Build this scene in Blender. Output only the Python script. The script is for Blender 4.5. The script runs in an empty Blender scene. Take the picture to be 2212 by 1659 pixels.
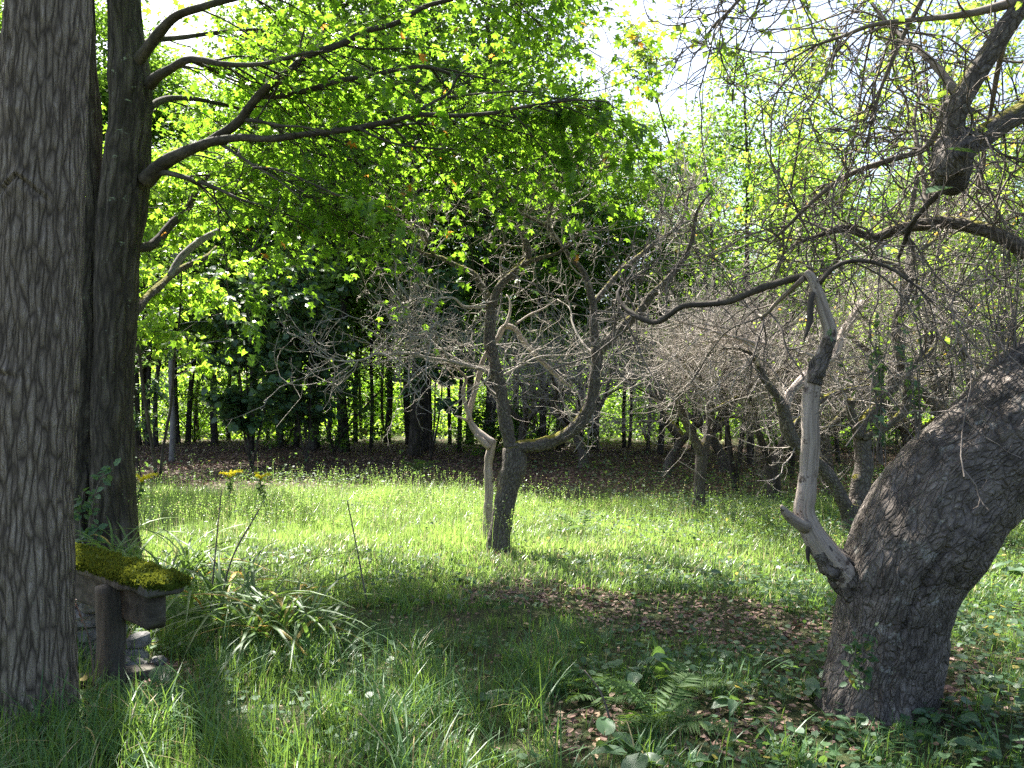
import bpy, math
import numpy as np

# ------------------------------------------------------------------ camera, sky, sun, exposure
scene = bpy.context.scene
F = 1782.0                    # focal length in units of a 2212 x 1659 frame
EYE = 1.6
PITCH = math.atan((870 - 829.5) / F)
cam_data = bpy.data.cameras.new("camera")
cam_data.sensor_width = 36.0
cam_data.lens = 36.0 * F / 2212.0
cam_data.clip_start = 0.05
cam_data.clip_end = 2000.0
cam = bpy.data.objects.new("camera", cam_data)
scene.collection.objects.link(cam)
cam.location = (0, 0, EYE)
cam.rotation_euler = (math.radians(90) + PITCH, 0, 0)
scene.camera = cam

SUN_EL = math.radians(55)
SUN_AZ = math.radians(-31)    # measured from +Y, negative = to the left
world = bpy.data.worlds.new("World")
scene.world = world
world.use_nodes = True
wn = world.node_tree.nodes
sky = wn.new("ShaderNodeTexSky")
sky.sky_type = 'NISHITA'
sky.sun_disc = False
sky.sun_elevation = SUN_EL
sky.sun_rotation = SUN_AZ
sky.dust_density = 3.5
sky.air_density = 1.0
world.node_tree.links.new(sky.outputs[0], wn["Background"].inputs[0])
wn["Background"].inputs[1].default_value = 0.082
sun_data = bpy.data.lights.new("sun", 'SUN')
sun_data.energy = 5.0
sun_data.angle = math.radians(0.53)
sun_data.color = (1.0, 0.96, 0.88)
sun = bpy.data.objects.new("sun", sun_data)
scene.collection.objects.link(sun)
SD = np.array([math.sin(SUN_AZ) * math.cos(SUN_EL), math.cos(SUN_AZ) * math.cos(SUN_EL), math.sin(SUN_EL)])
from mathutils import Vector
sun.rotation_euler = Vector(SD).to_track_quat('Z', 'Y').to_euler()
sun.location = (-6, 10, 30)
vs = scene.view_settings
vs.view_transform = 'Standard'
vs.look = 'None'
vs.exposure = 2.2
vs.gamma = 1.0
cy = scene.cycles
cy.max_bounces = 5
cy.diffuse_bounces = 3
cy.use_light_tree = False
cy.glossy_bounces = 2
cy.transmission_bounces = 4
cy.transparent_max_bounces = 4
cy.caustics_reflective = False
cy.caustics_refractive = False
cy.sample_clamp_indirect = 6.0
cy.use_denoising = False

# ------------------------------------------------------------------ small maths helpers
RG = np.random.default_rng(11)


def W(x, y, d):
    """point seen at frame position x, y (2212 x 1659) at horizontal distance d"""
    u = (x - 1106.0) / F
    v = (829.5 - y) / F
    Y = math.cos(PITCH) - v * math.sin(PITCH)
    Z = math.sin(PITCH) + v * math.cos(PITCH)
    return np.array([u * d / Y, d, EYE + Z * d / Y])


def unit(a):
    a = np.asarray(a, float)
    return a / np.maximum(np.linalg.norm(a, axis=-1, keepdims=True), 1e-9)


def vnoise(p, seed=0):
    """value noise in 3D, about -1..1"""
    p = np.asarray(p, float)
    i = np.floor(p).astype(np.int64)
    f = p - i
    f = f * f * (3 - 2 * f)

    def h(a, b, c):
        n = (a * 374761393 + b * 668265263 + c * 2147483647 + seed * 974711) & 0xffffffff
        n = ((n ^ (n >> 13)) * 1274126177) & 0xffffffff
        n = n ^ (n >> 16)
        return (n & 0xffff) / 32767.5 - 1
    r = 0
    for dx in (0, 1):
        wx = f[..., 0] if dx else 1 - f[..., 0]
        for dy in (0, 1):
            wy = f[..., 1] if dy else 1 - f[..., 1]
            for dz in (0, 1):
                wz = f[..., 2] if dz else 1 - f[..., 2]
                r = r + wx * wy * wz * h(i[..., 0] + dx, i[..., 1] + dy, i[..., 2] + dz)
    return r


def n2(x, y, s, seed=0):
    return vnoise(np.stack([np.asarray(x) / s, np.asarray(y) / s, np.zeros_like(np.asarray(x, float)) + seed * 7.3], -1), seed)


def gh(x, y):
    """height of the ground"""
    x = np.asarray(x, float)
    y = np.asarray(y, float)
    return 0.05 * n2(x, y, 2.2, 3) + 0.03 * n2(x, y, 0.7, 5) + np.clip((y - 20) * 0.006, 0, 0.6) + 0.10 * n2(x, y, 7.0, 9) * np.clip((y - 11) / 6, 0, 1)


def G(x, y, dz=0.0):
    return np.array([x, y, float(gh(x, y)) + dz])


# ------------------------------------------------------------------ mesh helpers
class Buf:
    def __init__(s):
        s.V, s.Q, s.T, s.B, s.n = [], [], [], [], 0

    def add(s, V, Q=None, T=None, B=None):
        V = np.asarray(V, float).reshape(-1, 3)
        if Q is not None and len(Q):
            s.Q.append(np.asarray(Q, np.int64).reshape(-1, 4) + s.n)
        if T is not None and len(T):
            s.T.append(np.asarray(T, np.int64).reshape(-1, 3) + s.n)
        s.V.append(V)
        s.B.append(V if B is None else np.asarray(B, float).reshape(-1, 3))
        s.n += len(V)

    def mesh(s, name, mat, origin=(0, 0, 0), smooth=True):
        me = bpy.data.meshes.new(name)
        V = (np.concatenate(s.V) - np.asarray(origin)).astype(np.float32)
        Q = np.concatenate(s.Q) if s.Q else np.zeros((0, 4), np.int64)
        T = np.concatenate(s.T) if s.T else np.zeros((0, 3), np.int64)
        me.vertices.add(len(V))
        me.vertices.foreach_set("co", V.ravel())
        me.loops.add(len(Q) * 4 + len(T) * 3)
        me.loops.foreach_set("vertex_index", np.concatenate([Q.ravel(), T.ravel()]).astype(np.int32))
        me.polygons.add(len(Q) + len(T))
        st = np.concatenate([np.arange(len(Q)) * 4, len(Q) * 4 + np.arange(len(T)) * 3]).astype(np.int32)
        me.polygons.foreach_set("loop_start", st)
        me.polygons.foreach_set("use_smooth", np.full(len(st), bool(smooth)))
        me.update(calc_edges=True)
        at = me.attributes.new("bark", 'FLOAT_VECTOR', 'POINT')
        at.data.foreach_set("vector", np.concatenate(s.B).astype(np.float32).ravel())
        me.materials.append(mat)
        return me


COL = scene.collection


def put(name, me, parent=None, loc=None, kind=None):
    o = bpy.data.objects.new(name, me)
    COL.objects.link(o)
    if parent is not None:
        o.parent = parent
    if loc is not None:
        o.location = loc
    if kind:
        o["kind"] = kind
    return o


def tag(o, label, cat, group=None, kind=None):
    o["label"] = label
    o["category"] = cat
    if group:
        o["group"] = group
    if kind:
        o["kind"] = kind
    return o


def thing(name, label, cat, loc=(0, 0, 0), group=None):
    o = bpy.data.objects.new(name, None)
    o.empty_display_size = 0.1
    COL.objects.link(o)
    o.location = loc
    return tag(o, label, cat, group)


def dup(root, loc, rz=0.0, sc=1.0, label=None):
    r = root.copy()
    COL.objects.link(r)
    r.location = loc
    r.rotation_euler = (0, 0, rz)
    r.scale = (sc, sc, sc)
    if label:
        r["label"] = label
    for ch in list(root.children):
        c = ch.copy()
        COL.objects.link(c)
        c.parent = r
    return r


def resample(P, R, n):
    """smooth curve through the points, n rings at even spacing"""
    P = np.asarray(P, float)
    R = np.asarray(R, float)
    m = len(P)
    A = np.vstack([2 * P[0] - P[1], P, 2 * P[-1] - P[-2]])
    out, rad = [], []
    t = np.linspace(0, 1, 12, endpoint=False)[:, None]
    for i in range(m - 1):
        p0, p1, p2, p3 = A[i], A[i + 1], A[i + 2], A[i + 3]
        out.append(0.5 * (2 * p1 + (p2 - p0) * t + (2 * p0 - 5 * p1 + 4 * p2 - p3) * t ** 2 + (3 * p1 - p0 - 3 * p2 + p3) * t ** 3))
        rad.append(R[i] + (R[i + 1] - R[i]) * t[:, 0])
    out.append(P[-1:])
    rad.append(R[-1:])
    C = np.vstack(out)
    r = np.concatenate(rad)
    s = np.concatenate([[0], np.cumsum(np.linalg.norm(np.diff(C, axis=0), axis=1))])
    q = np.linspace(0, s[-1], n)
    return np.stack([np.interp(q, s, C[:, k]) for k in range(3)], 1), np.interp(q, s, r), q


def tube(buf, P, R, sides=12, step=None, n=None, lump=0.08, freq=6.0, disp=None, cap=True, flare=0, seed=0):
    """one solid, knobbly limb along the points; disp(theta, s, r) adds relief in metres"""
    P = np.asarray(P, float)
    L = np.linalg.norm(np.diff(P, axis=0), axis=1).sum()
    if n is None:
        n = max(6, int(L / (step or 0.06)))
    C, r, s = resample(P, R, n)
    T = unit(np.gradient(C, axis=0))
    U = np.empty_like(C)
    ref = np.array([1.0, 0, 0]) if abs(T[0][0]) < 0.9 else np.array([0, 1.0, 0])
    u = unit(ref - T[0] * ref.dot(T[0]))
    for i in range(n):
        u = u - T[i] * u.dot(T[i])
        u = u / max(np.linalg.norm(u), 1e-9)
        U[i] = u
    Vv = np.cross(T, U)
    th = np.linspace(0, 2 * math.pi, sides, endpoint=False)
    ring = np.cos(th)[None, :, None] * U[:, None, :] + np.sin(th)[None, :, None] * Vv[:, None, :]
    X = C[:, None, :] + ring * r[:, None, None]
    k = 1 + lump * vnoise(X * freq, seed) + lump * 0.5 * vnoise(X * freq * 2.7, seed + 1)
    rr = r[:, None] * k
    if flare:
        rr = rr * (1 + flare * np.exp(-s / 0.22)[:, None] * (1 + 0.5 * np.sin(th * 5 + seed)[None, :]))
    if disp is not None:
        rr = rr + disp(th[None, :] + 0 * s[:, None], s[:, None] + 0 * th[None, :], r[:, None] + 0 * th[None, :])
    X = C[:, None, :] + ring * rr[:, :, None]
    rm = float(np.mean(r))
    B = np.stack([np.cos(th)[None, :] * rm + 0 * s[:, None], np.sin(th)[None, :] * rm + 0 * s[:, None], s[:, None] + 0 * th[None, :] + seed * 3.1], -1)
    i = np.arange(n - 1)[:, None] * sides
    j = np.arange(sides)[None, :]
    j2 = (j + 1) % sides
    Q = np.stack([i + j, i + j2, i + sides + j2, i + sides + j], -1)
    Vt = X.reshape(-1, 3)
    Bt = B.reshape(-1, 3)
    Tt = []
    if cap:
        Vt = np.vstack([Vt, C[-1] + T[-1] * r[-1] * 0.25, C[0] - T[0] * r[0] * 0.1])
        Bt = np.vstack([Bt, [0, 0, s[-1]], [0, 0, 0]])
        a = n * sides
        jj = np.arange(sides)
        k2 = (jj + 1) % sides
        Tt = np.vstack([np.stack([(n - 1) * sides + jj, (n - 1) * sides + k2, jj * 0 + a], 1), np.stack([k2, jj, jj * 0 + a + 1], 1)])
    buf.add(Vt, Q, Tt, Bt)
    return C, r


def walk(st, dr, ln, S, sig, bias=(0, 0, 0)):
    st = np.asarray(st, float)
    N = len(st)
    P = np.empty((N, S, 3))
    P[:, 0] = st
    d = unit(dr)
    step = (np.asarray(ln, float) / (S - 1))[:, None]
    bias = np.asarray(bias, float)
    for k in range(1, S):
        P[:, k] = P[:, k - 1] + d * step
        d = unit(d + RG.normal(0, sig, (N, 3)) + bias)
    return P


def tubes(buf, P, r0, r1, k=3):
    """many thin twigs at once"""
    N, S, _ = P.shape
    if N == 0:
        return
    t = np.linspace(0, 1, S)[None, :]
    Rr = np.asarray(r0)[:, None] * (1 - t) + np.asarray(r1)[:, None] * t
    T = unit(np.gradient(P, axis=1))
    ref = unit(RG.normal(size=(N, 1, 3)))
    U = unit(np.cross(T, ref))
    Vv = np.cross(T, U)
    th = np.linspace(0, 2 * math.pi, k, endpoint=False)
    X = P[:, :, None, :] + Rr[:, :, None, None] * (np.cos(th)[None, None, :, None] * U[:, :, None, :] + np.sin(th)[None, None, :, None] * Vv[:, :, None, :])
    a = (np.arange(N) * S * k)[:, None, None] + (np.arange(S - 1) * k)[None, :, None]
    j = np.arange(k)[None, None, :]
    j2 = (j + 1) % k
    Q = np.stack([a + j, a + j2, a + k + j2, a + k + j], -1)
    buf.add(X, Q)


def along(P, N, lo=0.15, hi=1.0, pick=None):
    """random points on twigs P[M,S,3]: returns point, tangent, index"""
    M, S, _ = P.shape
    idx = RG.integers(0, M, N) if pick is None else pick
    t = RG.uniform(lo, hi, N) * (S - 1)
    i = np.minimum(t.astype(int), S - 2)
    f = (t - i)[:, None]
    p = P[idx, i] * (1 - f) + P[idx, i + 1] * f
    return p, unit(P[idx, i + 1] - P[idx, i]), idx


LEAF = {
    'kite': (np.array([(0, 0, 0), (.36, .45, .10), (0, 1, 0), (-.36, .45, .10)]), None, [(0, 1, 2), (0, 2, 3)]),
    'oval': (np.array([(0, 0, 0), (.27, .22, .07), (.30, .60, .06), (0, 1, -.08), (-.30, .60, .06), (-.27, .22, .07)]), [(0, 1, 2, 3), (0, 3, 4, 5)], None),
    'maple': (np.array([(0, 0, 0), (.48, .03, -.10), (.26, .30, .05), (.56, .64, -.10), (.18, .62, .04), (0, 1, -.12),
                        (-.18, .62, .04), (-.56, .64, -.10), (-.26, .30, .05), (-.48, .03, -.10), (0, .36, -.02)]), None,
              [(10, i, (i + 1) % 10) for i in range(10)]),
    'pinna': (np.array([(0, 0, 0), (.085, .25, .02), (0, 1, -.06), (-.085, .25, .02)]), None, [(0, 1, 2), (0, 2, 3)]),
    'round': (np.array([(0, 0, 0), (.36, -.06, .05), (.50, .32, .06), (.30, .75, .03), (0, .95, -.05), (-.30, .75, .03), (-.50, .32, .06), (-.36, -.06, .05)]),
              [(0, 1, 2, 3), (0, 3, 4, 5), (0, 5, 6, 7)], None),
}


def leaves(buf, pos, ax, nr, size, kind='kite'):
    Vt, Q, T = LEAF[kind]
    N = len(pos)
    if N == 0:
        return
    ax = unit(ax)
    side = unit(np.cross(ax, nr))
    nr = np.cross(side, ax)
    size = np.broadcast_to(np.asarray(size, float), (N,))
    X = pos[:, None, :] + size[:, None, None] * (Vt[None, :, 0, None] * side[:, None, :] + Vt[None, :, 1, None] * ax[:, None, :] + Vt[None, :, 2, None] * nr[:, None, :])
    m = len(Vt)
    off = (np.arange(N) * m)[:, None, None]
    buf.add(X, None if Q is None else (np.array(Q)[None] + off), None if T is None else (np.array(T)[None] + off))


def rdir(N, z=1.0):
    d = RG.normal(size=(N, 3))
    d[:, 2] *= z
    return unit(d)


# ------------------------------------------------------------------ materials
def newmat(name):
    m = bpy.data.materials.new(name)
    m.use_nodes = True
    nt = m.node_tree
    nt.nodes.clear()
    out = nt.nodes.new("ShaderNodeOutputMaterial")
    return m, nt, out


def nd(nt, t, **kw):
    n = nt.nodes.new(t)
    for k, v in kw.items():
        setattr(n, k, v)
    return n


def noise(nt, vec, scale, detail=4, rough=0.6, dist=0.0):
    n = nd(nt, "ShaderNodeTexNoise")
    n.inputs["Scale"].default_value = scale
    n.inputs["Detail"].default_value = detail
    n.inputs["Roughness"].default_value = rough
    n.inputs["Distortion"].default_value = dist
    if vec is not None:
        nt.links.new(vec, n.inputs["Vector"])
    return n.outputs["Fac"]


def ramp(nt, fac, stops):
    n = nd(nt, "ShaderNodeValToRGB")
    el = n.color_ramp.elements
    while len(el) < len(stops):
        el.new(0.5)
    for e, (p, c) in zip(el, stops):
        e.position = p
        e.color = (c[0], c[1], c[2], 1) if not np.isscalar(c) else (c, c, c, 1)
    nt.links.new(fac, n.inputs[0])
    return n.outputs[0]


def mixc(nt, fac, a, b, mode='MIX'):
    n = nd(nt, "ShaderNodeMix", data_type='RGBA', blend_type=mode)
    for sock, v in ((n.inputs[0], fac), (n.inputs[6], a), (n.inputs[7], b)):
        if isinstance(v, bpy.types.NodeSocket):
            nt.links.new(v, sock)
        elif np.isscalar(v):
            sock.default_value = v
        else:
            sock.default_value = (v[0], v[1], v[2], 1)
    return n.outputs[2]


def mapping(nt, vec, scale):
    n = nd(nt, "ShaderNodeMapping")
    n.inputs["Scale"].default_value = scale
    nt.links.new(vec, n.inputs["Vector"])
    return n.outputs[0]


def leaf_mat(name, a, b, trans, mixf=0.45, rough=0.45, spec=0.5, dry=None, big=None):
    """a, b: two blade colours; trans: colour of light that comes through"""
    m, nt, out = newmat(name)
    geo = nd(nt, "ShaderNodeNewGeometry")
    rnd = geo.outputs["Random Per Island"]
    f = nd(nt, "ShaderNodeMath", operation='MULTIPLY_ADD')
    nt.links.new(rnd, f.inputs[0])
    f.inputs[1].default_value = 0.55 if big else 0.9
    k = nd(nt, "ShaderNodeMath", operation='MULTIPLY_ADD')
    k.inputs[1].default_value = 1.2 if big else 0.3
    k.inputs[2].default_value = -0.35 if big else -0.1
    if big:
        nt.links.new(noise(nt, nd(nt, "ShaderNodeTexCoord").outputs["Object"], 1 / big, 2), k.inputs[0])
    else:
        nt.links.new(nd(nt, "ShaderNodeObjectInfo").outputs["Random"], k.inputs[0])
    nt.links.new(k.outputs[0], f.inputs[2])
    f.use_clamp = True
    col = mixc(nt, f.outputs[0], a, b)
    tcol = mixc(nt, f.outputs[0], [c * 0.75 for c in trans], [min(1, c * 1.2) for c in trans])
    if dry is not None:
        dcol, share = dry
        g = nd(nt, "ShaderNodeMath", operation='GREATER_THAN')
        w = nd(nt, "ShaderNodeTexWhiteNoise", noise_dimensions='1D')
        nt.links.new(rnd, w.inputs["W"])
        nt.links.new(w.outputs["Value"], g.inputs[0])
        g.inputs[1].default_value = 1 - share
        col = mixc(nt, g.outputs[0], col, dcol)
        tcol = mixc(nt, g.outputs[0], tcol, [min(1, c * 1.6) for c in dcol])
    p = nd(nt, "ShaderNodeBsdfPrincipled")
    p.inputs["Roughness"].default_value = rough
    p.inputs["Specular IOR Level"].default_value = spec
    nt.links.new(col, p.inputs["Base Color"])
    t = nd(nt, "ShaderNodeBsdfTranslucent")
    nt.links.new(tcol, t.inputs["Color"])
    mx = nd(nt, "ShaderNodeMixShader")
    mx.inputs[0].default_value = mixf
    nt.links.new(p.outputs[0], mx.inputs[1])
    nt.links.new(t.outputs[0], mx.inputs[2])
    nt.links.new(mx.outputs[0], out.inputs[0])
    return m


def bark_mat(name, dark, mid, light, lichen=None, lich_amt=0.6, moss=None, moss_z=0.35, scale=1.0, stretch=0.18, bump=0.02, rough=0.9, mott=None, furrow=0.0, fscale=1.0, cell=24.0, crack=.22, warp=.06):
    m, nt, out = newmat(name)
    at = nd(nt, "ShaderNodeAttribute", attribute_name="bark")
    vec = at.outputs["Vector"]
    sv = mapping(nt, vec, (1, 1, stretch))
    fine = noise(nt, sv, 60 * scale, 5, 0.65, 0.4)
    coarse = noise(nt, sv, 14 * scale, 3, 0.6, 0.3)
    h = mixc(nt, 0.5, coarse, fine)
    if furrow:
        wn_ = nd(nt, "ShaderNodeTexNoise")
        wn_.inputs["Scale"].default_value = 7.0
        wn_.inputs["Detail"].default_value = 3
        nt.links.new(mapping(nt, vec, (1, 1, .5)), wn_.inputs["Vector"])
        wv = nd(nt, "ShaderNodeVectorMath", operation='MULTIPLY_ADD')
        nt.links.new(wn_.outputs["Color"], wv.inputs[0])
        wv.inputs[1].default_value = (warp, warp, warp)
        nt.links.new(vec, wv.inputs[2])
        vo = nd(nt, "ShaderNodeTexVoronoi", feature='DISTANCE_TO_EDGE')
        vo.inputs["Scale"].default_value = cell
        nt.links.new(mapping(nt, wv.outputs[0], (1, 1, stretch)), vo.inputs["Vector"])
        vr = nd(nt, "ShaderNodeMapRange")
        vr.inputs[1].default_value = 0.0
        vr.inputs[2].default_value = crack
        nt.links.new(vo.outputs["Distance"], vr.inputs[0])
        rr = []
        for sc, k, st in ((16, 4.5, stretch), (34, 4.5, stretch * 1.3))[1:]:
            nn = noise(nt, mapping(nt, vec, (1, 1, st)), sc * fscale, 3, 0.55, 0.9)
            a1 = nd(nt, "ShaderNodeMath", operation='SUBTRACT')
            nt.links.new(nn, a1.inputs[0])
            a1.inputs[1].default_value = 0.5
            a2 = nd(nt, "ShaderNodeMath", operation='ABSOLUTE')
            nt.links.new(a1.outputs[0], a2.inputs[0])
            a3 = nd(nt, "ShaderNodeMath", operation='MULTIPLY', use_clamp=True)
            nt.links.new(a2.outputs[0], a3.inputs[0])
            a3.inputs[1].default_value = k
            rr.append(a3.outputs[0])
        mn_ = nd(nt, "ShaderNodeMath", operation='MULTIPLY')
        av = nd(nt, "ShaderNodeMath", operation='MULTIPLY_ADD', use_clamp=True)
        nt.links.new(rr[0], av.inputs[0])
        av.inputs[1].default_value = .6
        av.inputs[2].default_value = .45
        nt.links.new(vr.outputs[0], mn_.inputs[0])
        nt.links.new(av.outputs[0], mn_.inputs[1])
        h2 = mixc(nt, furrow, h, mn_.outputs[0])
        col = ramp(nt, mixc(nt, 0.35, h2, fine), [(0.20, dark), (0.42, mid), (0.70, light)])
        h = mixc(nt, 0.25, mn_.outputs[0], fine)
    else:
        col = ramp(nt, h, [(0.34, dark), (0.50, mid), (0.64, light)])
    if mott is not None:
        mo = ramp(nt, noise(nt, vec, 9, 5, 0.7), [(0.42, 0.0), (0.62, 1.0)])
        col = mixc(nt, mo, col, mixc(nt, 0.65, col, mott))
    if lichen is not None:
        lf = ramp(nt, noise(nt, vec, 11, 6, 0.72), [(lich_amt, 0.0), (lich_amt + 0.06, 1.0)])
        col = mixc(nt, lf, col, lichen)
    if moss is not None:
        geo = nd(nt, "ShaderNodeNewGeometry")
        sx = nd(nt, "ShaderNodeSeparateXYZ")
        nt.links.new(geo.outputs["Normal"], sx.inputs[0])
        mn = noise(nt, vec, 5, 5, 0.7)
        ad = nd(nt, "ShaderNodeMath", operation='MULTIPLY_ADD')
        nt.links.new(mn, ad.inputs[0])
        ad.inputs[1].default_value = 2.6
        nt.links.new(sx.outputs[2], ad.inputs[2])
        mf = ramp(nt, ad.outputs[0], [(0.0, 0.0), (1.0, 1.0)])
        mr = nd(nt, "ShaderNodeMapRange")
        nt.links.new(ad.outputs[0], mr.inputs[0])
        mr.inputs[1].default_value = 1.55 + moss_z
        mr.inputs[2].default_value = 1.80 + moss_z
        col = mixc(nt, mr.outputs[0], col, mixc(nt, fine, moss, [c * 0.45 for c in moss]))
    p = nd(nt, "ShaderNodeBsdfPrincipled")
    p.inputs["Roughness"].default_value = rough
    p.inputs["Specular IOR Level"].default_value = 0.25
    nt.links.new(col, p.inputs["Base Color"])
    b = nd(nt, "ShaderNodeBump")
    b.inputs["Strength"].default_value = 0.9
    b.inputs["Distance"].default_value = bump
    nt.links.new(h, b.inputs["Height"])
    nt.links.new(b.outputs[0], p.inputs["Normal"])
    nt.links.new(p.outputs[0], out.inputs[0])
    return m


M = {}
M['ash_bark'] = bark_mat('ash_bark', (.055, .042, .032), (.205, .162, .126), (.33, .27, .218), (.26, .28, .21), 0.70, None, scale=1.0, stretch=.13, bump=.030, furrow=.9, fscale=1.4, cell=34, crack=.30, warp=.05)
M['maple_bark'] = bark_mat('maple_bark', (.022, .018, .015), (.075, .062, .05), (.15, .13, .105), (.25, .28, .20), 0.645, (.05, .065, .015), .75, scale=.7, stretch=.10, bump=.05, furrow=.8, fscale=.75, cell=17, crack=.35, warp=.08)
M['maple_limb'] = bark_mat('maple_limb', (.02, .017, .014), (.06, .05, .042), (.12, .10, .085), (.2, .22, .16), 0.68, (.05, .06, .015), .5, scale=.9, stretch=.3, bump=.012)
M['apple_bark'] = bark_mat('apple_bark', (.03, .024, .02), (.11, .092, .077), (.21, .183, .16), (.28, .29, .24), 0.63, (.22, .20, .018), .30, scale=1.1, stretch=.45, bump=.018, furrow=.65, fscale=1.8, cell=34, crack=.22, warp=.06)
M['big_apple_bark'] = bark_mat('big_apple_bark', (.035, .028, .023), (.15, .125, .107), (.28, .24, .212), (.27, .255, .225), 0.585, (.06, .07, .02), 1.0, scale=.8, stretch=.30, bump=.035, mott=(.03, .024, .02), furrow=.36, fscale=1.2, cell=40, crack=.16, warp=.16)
M['dead_wood'] = bark_mat('dead_wood', (.09, .065, .05), (.33, .27, .225), (.46, .39, .34), (.085, .062, .05), 0.585, None, scale=1.6, stretch=.045, bump=.014, rough=.8)
M['dead_twig'] = bark_mat('dead_twig', (.17, .145, .125), (.32, .28, .245), (.44, .39, .345), (.33, .34, .28), 0.66, None, scale=1, stretch=.3, bump=.002)
M['live_twig'] = bark_mat('live_twig', (.06, .048, .04), (.15, .125, .105), (.24, .205, .18), (.26, .27, .21), 0.66, None, scale=1, stretch=.3, bump=.002)
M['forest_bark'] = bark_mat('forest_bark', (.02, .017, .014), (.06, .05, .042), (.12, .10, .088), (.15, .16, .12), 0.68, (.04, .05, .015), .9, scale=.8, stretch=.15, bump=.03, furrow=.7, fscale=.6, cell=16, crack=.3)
M['pale_bark'] = bark_mat('pale_bark', (.10, .09, .085), (.23, .21, .20), (.32, .30, .285), (.30, .31, .27), 0.6, None, scale=.8, stretch=.4, bump=.01)

M['maple_leaf'] = leaf_mat('maple_leaf', (.045, .105, .02), (.075, .15, .026), (.27, .50, .03), .60, .42, .45, ((.45, .2, .03), .010))
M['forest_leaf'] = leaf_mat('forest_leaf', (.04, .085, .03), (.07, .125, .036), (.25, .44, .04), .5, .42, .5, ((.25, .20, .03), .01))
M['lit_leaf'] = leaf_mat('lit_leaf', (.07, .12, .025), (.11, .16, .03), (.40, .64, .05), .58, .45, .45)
M['broad_leaf'] = leaf_mat('broad_leaf', (.055, .12, .06), (.09, .15, .075), (.16, .28, .05), .35, .45, .5)
M['apple_leaf'] = leaf_mat('apple_leaf', (.08, .14, .035), (.12, .18, .04), (.38, .56, .06), .55, .42, .5, ((.45, .30, .05), .04))
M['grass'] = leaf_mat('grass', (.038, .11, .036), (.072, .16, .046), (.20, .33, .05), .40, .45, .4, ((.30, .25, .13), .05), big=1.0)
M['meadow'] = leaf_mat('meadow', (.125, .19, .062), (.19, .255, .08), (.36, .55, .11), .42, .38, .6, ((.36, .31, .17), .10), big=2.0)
M['cover'] = leaf_mat('cover', (.048, .105, .052), (.08, .14, .062), (.18, .31, .05), .4, .5, .35, ((.33, .27, .06), .02))
M['fern'] = leaf_mat('fern', (.05, .11, .03), (.085, .15, .04), (.2, .33, .04), .4, .6, .25)
M['strap'] = leaf_mat('strap', (.05, .105, .035), (.085, .145, .045), (.18, .30, .05), .35, .5, .35)
M['strap_dry'] = leaf_mat('strap_dry', (.40, .24, .05), (.36, .30, .08), (.5, .3, .06), .35, .5, .3)
M['litter'] = leaf_mat('litter', (.10, .06, .046), (.25, .15, .115), (.25, .13, .08), .12, .6, .3, ((.32, .23, .15), .12), big=.6)
M['moss'] = leaf_mat('moss', (.045, .075, .010), (.085, .110, .014), (.16, .18, .02), .3, .8, .1)
M['goldenrod'] = leaf_mat('goldenrod', (.70, .62, .02), (.74, .68, .03), (.6, .5, .02), .3, .6, .2)


def simple_mat(name, stops, scale, stretch=(1, 1, 1), bump=.01, rough=.9):
    m, nt, out = newmat(name)
    v = mapping(nt, nd(nt, "ShaderNodeTexCoord").outputs["Object"], stretch)
    h = noise(nt, v, scale, 6, .68, .2)
    p = nd(nt, "ShaderNodeBsdfPrincipled")
    p.inputs["Roughness"].default_value = rough
    p.inputs["Specular IOR Level"].default_value = .25
    nt.links.new(ramp(nt, h, stops), p.inputs["Base Color"])
    b = nd(nt, "ShaderNodeBump")
    b.inputs["Distance"].default_value = bump
    nt.links.new(h, b.inputs["Height"])
    nt.links.new(b.outputs[0], p.inputs["Normal"])
    nt.links.new(p.outputs[0], out.inputs[0])
    return m


M['stone'] = simple_mat('stone', [(.3, (.07, .068, .065)), (.5, (.16, .155, .15)), (.7, (.26, .25, .24))], 9, bump=.02)
M['old_wood'] = simple_mat('old_wood', [(.3, (.03, .026, .022)), (.5, (.085, .075, .062)), (.7, (.15, .135, .115))], 16, (1, 1, .12), .01)
M['old_beam'] = simple_mat('old_beam', [(.3, (.03, .025, .02)), (.5, (.075, .063, .05)), (.7, (.13, .11, .09))], 16, (.14, 1, 1), .01)


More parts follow.
